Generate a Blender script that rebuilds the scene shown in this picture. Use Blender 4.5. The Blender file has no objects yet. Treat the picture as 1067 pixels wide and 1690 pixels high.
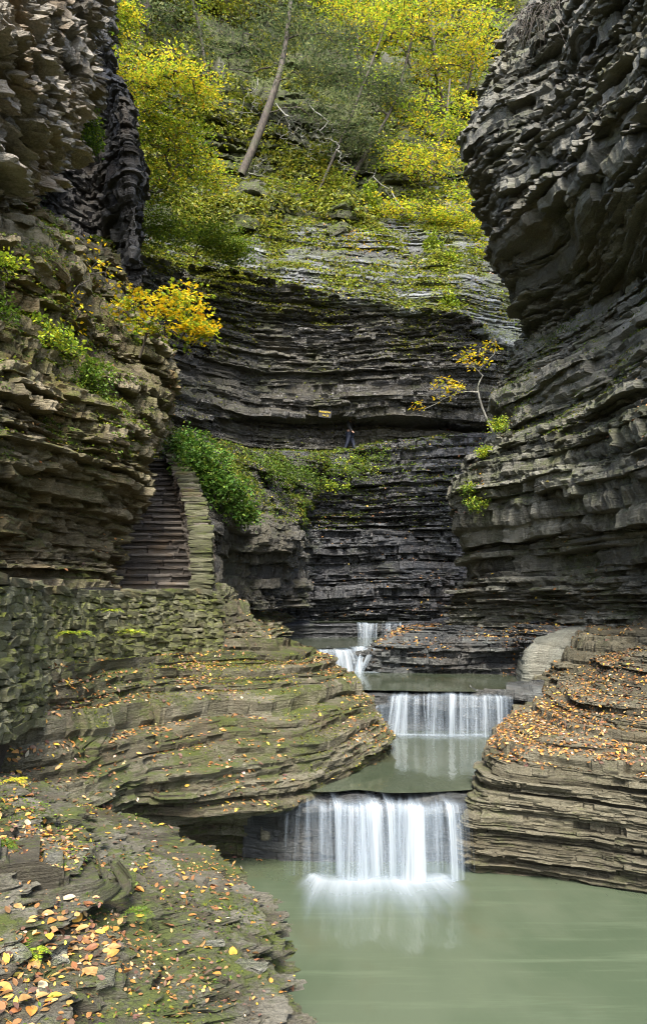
import bpy, math, random
import numpy as np
from mathutils import Vector

# ------------------------------------------------------------------ camera, world, sun, exposure
S = bpy.context.scene
COL = S.collection
F = 1200.0          # focal length in photo pixels
HOR = 1000.0        # horizon row of the photo
cam_d = bpy.data.cameras.new('camera')
cam = bpy.data.objects.new('camera', cam_d)
COL.objects.link(cam)
cam.location = (0, 0, 0)
cam.rotation_euler = (math.radians(90), 0, 0)
cam_d.sensor_fit = 'HORIZONTAL'
cam_d.sensor_width = 24.0
cam_d.lens = 24.0 * F / 1067.0
cam_d.shift_y = (HOR - 845.0) / 1067.0
cam_d.clip_start = 0.05
cam_d.clip_end = 600
S.camera = cam

world = bpy.data.worlds.new('World')
S.world = world
world.use_nodes = True
wn = world.node_tree
bg = wn.nodes['Background']
sky = wn.nodes.new('ShaderNodeTexSky')
sky.sky_type = 'NISHITA'
sky.sun_disc = False
SUN_EL, SUN_AZ = math.radians(52), math.radians(178)   # azimuth clockwise from +Y
sky.sun_elevation = SUN_EL
sky.sun_rotation = SUN_AZ
sky.air_density = 1.0
sky.dust_density = 3.0
wn.links.new(sky.outputs[0], bg.inputs[0])
bg.inputs[1].default_value = 0.15
sun_d = bpy.data.lights.new('sun', 'SUN')
sun_d.energy = 2.2
sun_d.angle = math.radians(20)
sun_d.color = (1.0, 0.94, 0.84)
sun = bpy.data.objects.new('sun', sun_d)
COL.objects.link(sun)
sv = Vector((math.sin(SUN_AZ) * math.cos(SUN_EL), math.cos(SUN_AZ) * math.cos(SUN_EL), math.sin(SUN_EL)))
sun.rotation_euler = sv.to_track_quat('Z', 'Y').to_euler()
S.view_settings.view_transform = 'Standard'
S.view_settings.look = 'None'
S.view_settings.gamma = 1.0
S.view_settings.use_curve_mapping = False
S.view_settings.exposure = 2.2
S.cycles.max_bounces = 6
S.cycles.pixel_filter_type = 'BLACKMAN_HARRIS'
S.cycles.filter_width = 1.1
S.cycles.transparent_max_bounces = 12
S.cycles.caustics_reflective = False
S.cycles.caustics_refractive = False

# ------------------------------------------------------------------ small helpers
def P(px, py, D):
    return ((px - 533.5) / F * D, D, (HOR - py) / F * D)
def Q(px, D, z):
    return ((px - 533.5) / F * D, D, z)

def _h(ix, iy, iz, seed):
    with np.errstate(over='ignore'):
        a = (ix.astype(np.int64) * 374761393 + iy.astype(np.int64) * 668265263 + iz.astype(np.int64) * 2147483647 + seed * 974634777) & 0xffffffff
        a = ((a ^ (a >> 13)) * 1274126177) & 0xffffffff
        a = ((a ^ (a >> 16)) * 2246822519) & 0xffffffff
        a = a ^ (a >> 15)
    return (a & 0xffffff) / float(0x1000000)
def hash1(i, j=0, seed=0):
    i = np.asarray(i); j = np.asarray(j)
    i, j = np.broadcast_arrays(i, j)
    return _h(i, j, np.zeros_like(i), seed)
def noise(x, y, z=0.0, seed=0):
    x, y, z = np.broadcast_arrays(np.asarray(x, float), np.asarray(y, float), np.asarray(z, float))
    ix, iy, iz = np.floor(x), np.floor(y), np.floor(z)
    fx, fy, fz = x - ix, y - iy, z - iz
    ix, iy, iz = ix.astype(np.int64), iy.astype(np.int64), iz.astype(np.int64)
    fx, fy, fz = [f * f * (3 - 2 * f) for f in (fx, fy, fz)]
    r = 0
    for a in (0, 1):
        for b in (0, 1):
            for c in (0, 1):
                w = (fx if a else 1 - fx) * (fy if b else 1 - fy) * (fz if c else 1 - fz)
                r = r + w * _h(ix + a, iy + b, iz + c, seed)
    return r * 2 - 1
def fbm(x, y, z=0.0, seed=0, o=3):
    r, a, t = 0, 1.0, 0
    for k in range(o):
        r = r + a * noise(np.asarray(x) * 2 ** k, np.asarray(y) * 2 ** k, np.asarray(z) * 2 ** k, seed + k * 17)
        t += a; a *= 0.5
    return r / t

def tag(o, label=None, cat=None, group=None, kind=None):
    if label: o['label'] = label
    if cat: o['category'] = cat
    if group: o['group'] = group
    if kind: o['kind'] = kind
    return o
def thing(name, loc, label, cat, group=None):
    o = bpy.data.objects.new(name, None)
    COL.objects.link(o)
    o.location = loc
    o.empty_display_size = 0.2
    return tag(o, label, cat, group)

def mesh_obj(name, V, faces_idx, counts, mat, parent=None, attrs=None, cols=None, smooth=False):
    """faces_idx: flat vertex indices, counts: corners per face (int or array)"""
    V = np.asarray(V, np.float32).reshape(-1, 3)
    if parent is not None:
        V = V - np.array(parent.location if parent.parent is None else (parent.parent.location + parent.location), np.float32)
    faces_idx = np.asarray(faces_idx, np.int32).ravel()
    if np.isscalar(counts):
        counts = np.full(len(faces_idx) // counts, counts, np.int32)
    counts = np.asarray(counts, np.int32)
    me = bpy.data.meshes.new(name)
    me.vertices.add(len(V)); me.vertices.foreach_set('co', V.ravel())
    me.loops.add(len(faces_idx)); me.loops.foreach_set('vertex_index', faces_idx)
    me.polygons.add(len(counts))
    st = np.zeros(len(counts), np.int32); st[1:] = np.cumsum(counts)[:-1]
    me.polygons.foreach_set('loop_start', st)
    me.polygons.foreach_set('use_smooth', np.full(len(counts), smooth, bool))
    me.update(calc_edges=True)
    if attrs:
        for k, a in attrs.items():
            at = me.attributes.new(k, 'FLOAT', 'POINT'); at.data.foreach_set('value', np.asarray(a, np.float32).ravel())
    if cols is not None:
        at = me.attributes.new('col', 'FLOAT_COLOR', 'POINT')
        c4 = np.ones((len(V), 4), np.float32); c4[:, :3] = cols
        at.data.foreach_set('color', c4.ravel())
    me.materials.append(mat)
    o = bpy.data.objects.new(name, me)
    COL.objects.link(o)
    if parent is not None: o.parent = parent
    return o

# ------------------------------------------------------------------ materials
def newmat(name):
    m = bpy.data.materials.new(name); m.use_nodes = True
    nt = m.node_tree; nt.nodes.clear()
    out = nt.nodes.new('ShaderNodeOutputMaterial')
    return m, nt, out
class NB:
    def __init__(self, nt): self.nt = nt
    def n(self, t, **k):
        nd = self.nt.nodes.new('ShaderNode' + t)
        for a, v in k.items(): setattr(nd, a, v)
        return nd
    def set(self, sock, v):
        if hasattr(v, 'node'): self.nt.links.new(v, sock)
        else: sock.default_value = v
    def math(self, op, a, b=0.0, clamp=False):
        nd = self.n('Math', operation=op, use_clamp=clamp); self.set(nd.inputs[0], a); self.set(nd.inputs[1], b); return nd.outputs[0]
    def mix(self, f, a, b, blend='MIX'):
        nd = self.n('Mix', data_type='RGBA', blend_type=blend); self.set(nd.inputs[0], f)
        for s, v in ((6, a), (7, b)):
            self.set(nd.inputs[s], v if hasattr(v, 'node') else (*v, 1.0))
        return nd.outputs[2]
    def ramp(self, v, lo, hi):
        nd = self.n('MapRange', interpolation_type='SMOOTHSTEP'); self.set(nd.inputs[0], v)
        nd.inputs[1].default_value = lo; nd.inputs[2].default_value = hi
        return nd.outputs[0]
    def noise(self, vec, scale, detail=4, rough=0.6):
        nd = self.n('TexNoise'); self.set(nd.inputs['Vector'], vec); nd.inputs['Scale'].default_value = scale
        nd.inputs['Detail'].default_value = detail; nd.inputs['Roughness'].default_value = rough
        return nd.outputs[0]
    def vmul(self, vec, s):
        nd = self.n('VectorMath', operation='MULTIPLY'); self.set(nd.inputs[0], vec); nd.inputs[1].default_value = s; return nd.outputs[0]

def rock_mat(name, dark, mid, light, stain=(0.16, 0.10, 0.04), stain_amt=0.3, moss=0.3, mosscol=(0.055, 0.07, 0.012), wet=0.0, sc=1.0, lichen=0.25, dipv=0.0):
    m, nt, out = newmat(name); b = NB(nt)
    co = b.n('TexCoord').outputs['Object']
    geo = b.n('NewGeometry')
    tint = b.n('Attribute', attribute_name='tint').outputs['Fac']
    bed = b.vmul(co, (0.5 * sc, 0.5 * sc, 9.0 * sc))
    n_bed = b.noise(bed, 1.6, 5, 0.65)
    n_big = b.noise(co, 0.45 * sc, 4, 0.55)
    n_fine = b.noise(b.vmul(co, (1, 1, 2.2)), 9.0 * sc, 5, 0.7)
    n_grit = b.noise(b.vmul(co, (1, 1, 2.6)), 26.0 * sc, 4, 0.8)
    v = b.math('ADD', b.math('MULTIPLY', tint, 0.5), b.math('ADD', b.math('MULTIPLY', n_bed, 0.45), b.math('ADD', b.math('MULTIPLY', n_fine, 0.4), b.math('MULTIPLY', b.math('SUBTRACT', n_grit, 0.4), 0.75))))
    c = b.mix(b.ramp(v, 0.34, 0.72), dark, mid)
    c = b.mix(b.ramp(v, 0.66, 1.05), c, light)
    # lichen / pale weathering patches
    li = b.math('MULTIPLY', b.ramp(b.noise(co, 2.6 * sc, 6, 0.7), 0.56, 0.68), lichen, True)
    c = b.mix(li, c, tuple(min(1, x * 1.25 + 0.02) for x in light))
    # iron stain
    st = b.math('MULTIPLY', b.ramp(b.noise(b.vmul(co, (1, 1, 0.45)), 0.8 * sc, 5, 0.6), 0.5, 0.66), stain_amt, True)
    c = b.mix(st, c, stain)
    # moss grows where a face looks up and in damp patches
    sep = b.n('SeparateXYZ'); b.set(sep.inputs[0], geo.outputs['Normal'])
    up = b.ramp(sep.outputs[2], -0.35, 0.75)
    mn = b.ramp(b.math('ADD', b.noise(co, 1.1 * sc, 5, 0.65), b.math('MULTIPLY', b.math('SUBTRACT', n_fine, 0.5), 0.7)), 0.62 - 0.34 * moss, 0.80 - 0.30 * moss)
    mf = b.math('MULTIPLY', b.math('MULTIPLY', b.math('ADD', b.math('MULTIPLY', up, 0.75), 0.25), mn), min(1.0, moss * 1.6), True)
    mc = b.mix(b.noise(co, 5.0 * sc, 3), tuple(x * 0.45 for x in mosscol), tuple(min(1, x * 1.7) for x in mosscol))
    c = b.mix(mf, c, mc)
    wv = b.math('MULTIPLY', b.ramp(b.noise(b.vmul(co, (1.0, 1.0, 0.4)), 0.7 * sc, 4), 0.40 - 0.14 * max(0, wet - 0.5), 0.58), wet, True)
    c = b.mix(b.math('MULTIPLY', wv, 0.55), c, tuple(x * 0.35 for x in dark))
    pr = b.n('BsdfPrincipled')
    b.set(pr.inputs['Base Color'], c)
    r = b.math('SUBTRACT', 0.82, b.math('MULTIPLY', wv, 0.60))
    r = b.math('ADD', r, b.math('MULTIPLY', mf, 0.2), True)
    b.set(pr.inputs['Roughness'], r)
    b.set(pr.inputs['Specular IOR Level'], b.math('ADD', 0.3, b.math('MULTIPLY', wv, 0.7)))
    h1 = b.noise(b.vmul(co, (1.2, 1.2, 14.0)), 2.4 * sc, 5, 0.7)
    h2 = b.noise(b.vmul(co, (1, 1, 1.8)), 14.0 * sc, 5, 0.75)
    hh = b.math('ADD', b.math('MULTIPLY', h1, 0.9), b.math('ADD', b.math('MULTIPLY', h2, 0.7), b.math('ADD', b.math('MULTIPLY', n_grit, 0.35), b.math('MULTIPLY', mf, 0.35))))
    bp = b.n('Bump'); bp.inputs['Strength'].default_value = 1.0; bp.inputs['Distance'].default_value = 0.085 / sc
    b.set(bp.inputs['Height'], hh)
    b.set(pr.inputs['Normal'], bp.outputs[0])
    b.set(out.inputs[0], pr.outputs[0])
    return m

def leaf_mat(name, trans=0.42, rough=0.55):
    m, nt, out = newmat(name); b = NB(nt)
    c = b.n('Attribute', attribute_name='col').outputs['Color']
    pr = b.n('BsdfPrincipled'); b.set(pr.inputs['Base Color'], c); pr.inputs['Roughness'].default_value = rough
    pr.inputs['Specular IOR Level'].default_value = 0.3
    tr = b.n('BsdfTranslucent'); b.set(tr.inputs[0], c)
    mx = b.n('MixShader'); mx.inputs[0].default_value = trans
    nt.links.new(pr.outputs[0], mx.inputs[1]); nt.links.new(tr.outputs[0], mx.inputs[2])
    b.set(out.inputs[0], mx.outputs[0])
    return m
def bark_mat(name, a, c2, sc=1.0):
    m, nt, out = newmat(name); b = NB(nt)
    co = b.n('TexCoord').outputs['Object']
    n1 = b.noise(b.vmul(co, (1, 1, 0.25)), 14 * sc, 5, 0.7)
    c = b.mix(b.ramp(n1, 0.35, 0.68), a, c2)
    c = b.mix(b.math('MULTIPLY', b.ramp(b.noise(co, 1.6 * sc, 4), 0.5, 0.65), 0.5), c, (0.05, 0.06, 0.025))
    pr = b.n('BsdfPrincipled'); b.set(pr.inputs['Base Color'], c); pr.inputs['Roughness'].default_value = 0.85
    bp = b.n('Bump'); bp.inputs['Strength'].default_value = 0.8; bp.inputs['Distance'].default_value = 0.02; b.set(bp.inputs['Height'], n1)
    b.set(pr.inputs['Normal'], bp.outputs[0]); b.set(out.inputs[0], pr.outputs[0])
    return m
def plain_mat(name, col, rough=0.7):
    m, nt, out = newmat(name); b = NB(nt)
    co = b.n('TexCoord').outputs['Object']
    c = b.mix(b.noise(co, 20, 4), tuple(x * 0.7 for x in col), tuple(min(1, x * 1.25) for x in col))
    pr = b.n('BsdfPrincipled'); b.set(pr.inputs['Base Color'], c); pr.inputs['Roughness'].default_value = rough
    b.set(out.inputs[0], pr.outputs[0])
    return m

M_LEAF = leaf_mat('leaf')
M_DRY = leaf_mat('dry leaf', 0.12, 0.6)
M_BARK = bark_mat('bark', (0.02, 0.016, 0.012), (0.075, 0.06, 0.045))
M_GREYBARK = bark_mat('grey bark', (0.10, 0.09, 0.075), (0.30, 0.28, 0.24))
M_DEAD = bark_mat('bleached dead wood', (0.10, 0.098, 0.085), (0.24, 0.235, 0.205))

M_BACK = rock_mat('dark wet shale', (0.016, 0.015, 0.013), (0.062, 0.058, 0.046), (0.17, 0.16, 0.125), stain=(0.10, 0.085, 0.035), stain_amt=0.5, moss=0.45, wet=1.1, sc=0.55, lichen=0.2)
M_BENCH = rock_mat('wet black shale', (0.012, 0.013, 0.016), (0.04, 0.043, 0.048), (0.13, 0.135, 0.14), stain_amt=0.12, moss=0.3, wet=1.3, sc=0.6, lichen=0.15)
M_RIGHT = rock_mat('grey green shale', (0.024, 0.023, 0.018), (0.10, 0.098, 0.077), (0.255, 0.25, 0.205), stain=(0.10, 0.078, 0.035), stain_amt=0.4, moss=0.52, wet=0.4, sc=0.7, lichen=0.35)
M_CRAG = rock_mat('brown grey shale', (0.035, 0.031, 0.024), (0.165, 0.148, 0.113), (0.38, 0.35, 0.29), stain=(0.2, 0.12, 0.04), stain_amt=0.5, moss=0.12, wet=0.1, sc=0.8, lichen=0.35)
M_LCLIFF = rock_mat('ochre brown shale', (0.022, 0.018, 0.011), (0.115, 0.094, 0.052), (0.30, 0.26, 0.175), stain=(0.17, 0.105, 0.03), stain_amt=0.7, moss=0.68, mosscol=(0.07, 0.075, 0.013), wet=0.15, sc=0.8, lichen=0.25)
M_LEDGE = rock_mat('olive ledge shale', (0.019, 0.016, 0.010), (0.082, 0.073, 0.042), (0.225, 0.21, 0.15), stain=(0.11, 0.075, 0.04), stain_amt=0.4, moss=0.6, wet=0.2, sc=1.0, lichen=0.3)
M_FORE = rock_mat('mossy foreground shale', (0.013, 0.011, 0.007), (0.05, 0.044, 0.028), (0.145, 0.137, 0.105), stain=(0.06, 0.046, 0.022), stain_amt=0.6, moss=0.6, wet=0.15, sc=1.7, lichen=0.3)
M_RLEDGE = rock_mat('brown ledge shale', (0.016, 0.014, 0.008), (0.068, 0.06, 0.036), (0.17, 0.155, 0.105), stain=(0.12, 0.09, 0.04), stain_amt=0.3, moss=0.32, wet=0.2, sc=1.0, lichen=0.25)
M_WETSTEP = rock_mat('stream worn shale', (0.015, 0.017, 0.02), (0.05, 0.055, 0.055), (0.14, 0.15, 0.14), stain_amt=0.15, moss=0.1, wet=1.0, sc=1.0, lichen=0.25)
M_WALL = rock_mat('mossy wall stone', (0.035, 0.034, 0.02), (0.12, 0.117, 0.068), (0.24, 0.235, 0.16), stain_amt=0.15, moss=0.75, mosscol=(0.085, 0.10, 0.014), wet=0.0, sc=2.0, lichen=0.4)
M_STEP = rock_mat('worn step stone', (0.018, 0.015, 0.013), (0.065, 0.055, 0.045), (0.16, 0.14, 0.115), stain_amt=0.3, moss=0.08, wet=0.25, sc=2.0, lichen=0.2)
M_COPING = rock_mat('olive coping stone', (0.018, 0.018, 0.010), (0.066, 0.066, 0.036), (0.145, 0.142, 0.092), stain_amt=0.3, moss=0.55, wet=0.0, sc=2.0, lichen=0.4)
M_HILL = rock_mat('mossy hillside', (0.013, 0.012, 0.008), (0.04, 0.04, 0.02), (0.12, 0.12, 0.085), stain=(0.06, 0.045, 0.02), stain_amt=0.4, moss=0.8, mosscol=(0.06, 0.08, 0.012), wet=0.1, sc=0.5, lichen=0.1)
M_SLOPE = rock_mat('wet pale slope', (0.03, 0.032, 0.03), (0.105, 0.11, 0.105), (0.31, 0.33, 0.35), stain=(0.10, 0.10, 0.025), stain_amt=0.5, moss=0.6, mosscol=(0.1, 0.12, 0.015), wet=0.7, sc=0.6, lichen=0.5)

# ------------------------------------------------------------------ layered rock builder
SURF = {}
def catmull(pts, t):
    """pts (C,...) at integer params; t array"""
    C = len(pts)
    i = np.clip(np.floor(t).astype(int), 0, C - 2); f = (t - i)
    ext = np.concatenate([[2 * pts[0] - pts[1]], pts, [2 * pts[-1] - pts[-2]]])
    sh = (-1,) + (1,) * (pts.ndim - 1)
    f = f.reshape(sh)
    p0, p1, p2, p3 = ext[i], ext[i + 1], ext[i + 2], ext[i + 3]
    return 0.5 * ((2 * p1) + (p2 - p0) * f + (2 * p0 - 5 * p1 + 4 * p2 - p3) * f ** 2 + (3 * p1 - p0 - 3 * p2 + p3) * f ** 3)

def strata(name, rows, ncol, thick, amp, mat, dip=(0, 0), warp=0.0, seed=1, label=None, blk=1.0, follow=0.25, bulge=0.0, rough=1.0, kind='structure', vsm=0.5, jb=1.0, wav=1.0, chaos=0.0, extl=None, extr=None):
    """rows: bottom to top, each a list of C world points, left to right as seen from the open side."""
    R = np.array(rows, float)                       # (R,C,3)
    if extl: R = np.concatenate([R[:, :1] + np.array(extl, float), R], 1)
    if extr: R = np.concatenate([R, R[:, -1:] + np.array(extr, float)], 1)
    C = R.shape[1]
    seg = np.linalg.norm(np.diff(R, axis=1), axis=2).mean(0)
    # screen weight so that columns are even in the picture
    w = seg / R[:, :-1, 1].mean(0)
    if extl: w[0] *= 0.2
    if extr: w[-1] *= 0.2
    cw = np.concatenate([[0], np.cumsum(w)]); cw /= cw[-1]
    t = np.interp(np.linspace(0, 1, ncol), cw, np.arange(C))
    A = np.stack([catmull(r, t) for r in R])        # (R,U,3)
    V = 24 * (len(R) - 1) + 1
    tv = np.linspace(0, len(R) - 1, V)
    cr = catmull(A, tv)
    il = np.clip(np.floor(tv).astype(int), 0, len(R) - 2); fl = (tv - il)[:, None, None]
    lin = A[il] * (1 - fl) + A[il + 1] * fl
    base = lin * (1 - vsm) + cr * vsm               # (V,U,3)
    U = ncol
    wz = warp * fbm(base[..., 0] * 0.25 + seed, base[..., 1] * 0.25, base[..., 2] * 0.1, seed + 5, 2) if warp else 0.0
    wz = wz + 0.8 * wav * thick * fbm((base[..., 0] + base[..., 1] * 0.7) * 0.8 / blk, base[..., 2] * 0.8, 0, seed + 6, 3)
    bco = base[..., 2] - dip[0] * base[..., 0] - dip[1] * base[..., 1] + wz
    bco = np.maximum.accumulate(bco, axis=0) + 1e-6 * np.arange(V)[:, None]
    b0, b1 = bco.min(), bco.max()
    rng = np.random.default_rng(seed)
    B = [b0]
    while B[-1] < b1:
        md = math.exp(0.9 * float(noise(B[-1] / (thick * 9), 0.5, 0, seed + 7)))
        B.append(B[-1] + float(np.clip(thick * md * math.exp(rng.normal(0, 0.6)), thick * 0.3, thick * 3.6)))
    B = np.array(B); K = len(B) - 1
    fr = np.array([0.02, 0.28, 0.72, 0.98]); nr = len(fr)
    th = np.diff(B)
    brow = (B[:-1, None] + th[:, None] * fr[None]).ravel()           # (K*nr)
    bm = np.repeat((B[:-1] + B[1:]) / 2, nr)
    if isinstance(follow, tuple):     # ledges below, a plain slope above
        ff = np.clip(((bm - b0) / (b1 - b0) - follow[2]) / 0.12, 0, 1); follow = follow[0] + (follow[1] - follow[0]) * ff
    bq = bm + follow * (brow - bm)
    krow = np.repeat(np.arange(K), nr)
    frow = np.tile(fr, K)
    X = np.empty((len(brow), U)); Y = np.empty_like(X); Z = np.empty_like(X); CL = np.empty(X.shape, bool)
    for j in range(U):
        bj = bco[:, j]
        X[:, j] = np.interp(bq, bj, base[:, j, 0]); Y[:, j] = np.interp(bq, bj, base[:, j, 1])
        off = np.interp(bq, bj, base[:, j, 2] - bj)
        bc = np.clip(brow, bj[0], bj[-1]); CL[:, j] = (brow < bj[0] - 1e-4) | (brow > bj[-1] + 1e-4)
        Z[:, j] = bc + off
    # outward horizontal normal
    k = max(3, U // 40)
    ker = np.ones(2 * k + 1) / (2 * k + 1)
    def sm(a):
        ap = np.pad(a, ((0, 0), (k, k)), mode='edge')
        cs = np.cumsum(np.pad(ap, ((0, 0), (1, 0))), axis=1)
        return (cs[:, 2 * k + 1:] - cs[:, :-(2 * k + 1)]) / (2 * k + 1)
    TX, TY = np.gradient(sm(X), axis=1), np.gradient(sm(Y), axis=1)
    ln = np.hypot(TX, TY) + 1e-9
    NX, NY = TY / ln, -TX / ln
    mid = base[V // 2]
    s = np.concatenate([[0], np.cumsum(np.hypot(*np.diff(mid[:, :2], axis=0).T))])[None, :]
    if extl: s = s - np.interp(1.0, t, s[0])
    bb = bm[:, None]
    lk = hash1(krow, 3, seed)[:, None]
    # blocks: every bed is cut by joints at its own spacing
    L = blk * (0.3 + 2.6 * hash1(krow, 5, seed) ** 2)[:, None]
    sw = s + 0.25 * blk * noise(s * 1.3 / blk, bb * 2.0, 0, seed + 2) + 7.3 * lk
    cell = np.floor(sw / L).astype(int)
    fc = sw / L - cell
    # some neighbouring beds break away together as one thick block
    kb = np.broadcast_to(krow[:, None], cell.shape)
    zone = np.floor(sw / (blk * 0.9)).astype(int)
    kk = np.where(hash1(zone, kb // 3, seed + 8) < 0.5, kb // 3 * 3 + 100000, kb)
    cr_ = hash1(np.where(kk >= 100000, zone, cell), kk, seed + 9) - 0.5
    cr_ = cr_ * jb
    L2 = L * 0.31
    cell2 = np.floor(sw / L2).astype(int)
    cr2 = hash1(cell2, np.broadcast_to(krow[:, None], cell.shape), seed + 19) - 0.5
    d = amp * (0.95 * noise(s / (3.2 * blk), bb / (thick * 8), 0, seed + 11)
               + 0.8 * noise(s / (1.3 * blk), bb / (thick * 3.0), 1.3, seed + 12)
               + 0.85 * cr_ + 0.35 * cr2 * rough * jb + 0.7 * (lk - 0.5))
    rd = (np.abs(frow - 0.5) * 2)[:, None] ** 2
    d = d - np.repeat(th, nr)[:, None] * 0.14 * rd * (0.3 + 1.2 * hash1(cell2, krow[:, None] + 0 * cell, seed + 4))
    edge = np.minimum(fc, 1 - fc) * L
    d = d - 0.35 * amp * np.exp(-(edge / (0.04 * blk)) ** 2) * (hash1(cell, krow[:, None] + 0 * cell, seed + 6) > 0.55)
    d = d + amp * 0.22 * rough * fbm(s * 5 / blk, Z * 9 / blk, 0, seed + 21, 3)
    d = d + amp * 0.2 * rough * fbm(s * 0.9 / blk, Z * 26 / blk, 0, seed + 22, 2)
    if chaos:
        sc_ = (cell2 + 0.5) * L2
        d = d + chaos * 0.8 * (np.abs(fbm(sc_ * 1.1, bb * 1.7, 0, seed + 51, 3)) * 2.4 - 0.5) + chaos * 0.35 * fbm(s * 1.3, Z * 1.6, 0, seed + 52, 4)
    jag = hash1(np.floor(s * 9 / blk + 3 * lk).astype(int), np.arange(len(brow))[:, None], seed + 61) - 0.5
    d = d + amp * 0.16 * rough * jag
    if bulge: d = d + bulge * fbm(s * 0.35, bb * 0.35, 0, seed + 31, 2)
    X2, Y2 = X + NX * d, Y + NY * d
    Z2 = Z + np.repeat(th, nr)[:, None] * 0.25 * noise(s * 2.2 / blk, krow[:, None] * 3.7, 0, seed + 41)
    tint = np.clip(0.5 + 0.55 * (lk - 0.5) + 0.5 * cr_ + 0.25 * cr2, 0, 1) + 0 * X
    Vt = np.stack([X2, Y2, Z2], -1)
    nrw = len(brow)
    idx = np.arange(nrw * U).reshape(nrw, U)
    q = np.stack([idx[:-1, :-1], idx[:-1, 1:], idx[1:, 1:], idx[1:, :-1]], -1)
    bad = CL[:-1, :-1] & CL[:-1, 1:] & CL[1:, 1:] & CL[1:, :-1]
    q = q[~bad]
    Vf = Vt.reshape(-1, 3)
    o = mesh_obj(name, Vf, q, 4, mat, attrs={'tint': tint})
    tag(o, label, None, None, kind)
    a, b_, c, dd = Vf[q[:, 0]], Vf[q[:, 1]], Vf[q[:, 2]], Vf[q[:, 3]]
    nn = np.cross(c - a, dd - b_); ar = np.linalg.norm(nn, axis=1) + 1e-12
    nn = nn / ar[:, None]
    SURF[name] = dict(q=q, V=Vf, n=nn, area=ar / 2, c=(a + c) / 2)
    return o

def project(p):
    return 533.5 + F * p[:, 0] / p[:, 1], HOR - F * p[:, 2] / p[:, 1]

def sample(surf, n, rng, minz=0.5, dens=None):
    s = SURF[surf]
    w = s['area'] * (s['n'][:, 2] > minz)
    if dens is not None: w = w * dens(s['c'])
    if w.sum() <= 0: return np.zeros((0, 3)), np.zeros((0, 3))
    f = rng.choice(len(w), n, p=w / w.sum())
    u, v = rng.random((n, 1)), rng.random((n, 1))
    q = s['q'][f]; V = s['V']
    p = (V[q[:, 0]] * (1 - u) + V[q[:, 1]] * u) * (1 - v) + (V[q[:, 3]] * (1 - u) + V[q[:, 2]] * u) * v
    return p, s['n'][f]

# ------------------------------------------------------------------ leaves, tubes, plants
T_DIA = np.array([(0, 0, 0), (0.42, 0.30, 0.06), (1, 0, -0.04), (0.42, -0.30, 0.06)])
T_OVAL = np.array([(0, 0, 0), (0.25, 0.24, 0.05), (0.6, 0.26, 0.07), (1, 0, -0.02), (0.6, -0.26, 0.07), (0.25, -0.24, 0.05)])
T_MAPLE = np.array([(0, 0, 0), (0.1, 0.32, 0), (0.3, 0.2, 0.02), (0.62, 0.5, 0.03), (0.62, 0.17, 0.02), (1, 0, -0.05), (0.62, -0.17, 0.02), (0.62, -0.5, 0.03), (0.3, -0.2, 0.02), (0.1, -0.32, 0)])
T_NEED = np.array([(0, 0, 0), (0.5, 0.13, 0.02), (1, 0, -0.03), (0.5, -0.13, 0.02)])
def unit(v): return v / (np.linalg.norm(v, axis=-1, keepdims=True) + 1e-12)
def leaf_arrays(C, N, Dr, size, T):
    N = unit(N); Dr = unit(Dr - N * (Dr * N).sum(1, keepdims=True)); Tt = np.cross(N, Dr)
    s = np.asarray(size).reshape(-1, 1, 1)
    V = C[:, None] + s * (Dr[:, None] * T[None, :, 0:1] + Tt[:, None] * T[None, :, 1:2] + N[:, None] * T[None, :, 2:3])
    return V.reshape(-1, 3), np.arange(len(C) * len(T))
def leaf_obj(name, C, N, Dr, size, T, col, mat, parent=None):
    V, idx = leaf_arrays(C, N, Dr, size, T)
    return mesh_obj(name, V, idx, len(T), mat, parent, cols=np.repeat(col, len(T), axis=0))
def palette(rng, n, pal, jit=0.18):
    w = np.array([p[1] for p in pal], float); c = np.array([p[0] for p in pal])[rng.choice(len(pal), n, p=w / w.sum())]
    return np.clip(c * (1 + jit * rng.normal(size=(n, 1))) * (1 + 0.06 * rng.normal(size=(n, 3))), 0.004, 0.9)

def tubes(paths, n=5):
    """paths: list of (points (k,3), radii (k,)) -> V, F"""
    VV, FF, o = [], [], 0
    an = np.linspace(0, 2 * np.pi, n, endpoint=False)
    for p, r in paths:
        p = np.asarray(p, float); r = np.asarray(r, float); k = len(p)
        tg = unit(np.gradient(p, axis=0))
        ref = np.array([0, 0, 1.0]) if abs(tg[:, 2]).mean() < 0.8 else np.array([1.0, 0, 0])
        a = unit(np.cross(tg, ref)); b = np.cross(tg, a)
        ring = p[:, None] + r[:, None, None] * (np.cos(an)[None, :, None] * a[:, None] + np.sin(an)[None, :, None] * b[:, None])
        VV.append(ring.reshape(-1, 3))
        i = np.arange(k * n).reshape(k, n) + o
        FF.append(np.stack([i[:-1], np.roll(i, -1, 1)[:-1], np.roll(i, -1, 1)[1:], i[1:]], -1).reshape(-1, 4))
        o += k * n
    return np.concatenate(VV), np.concatenate(FF)

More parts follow.
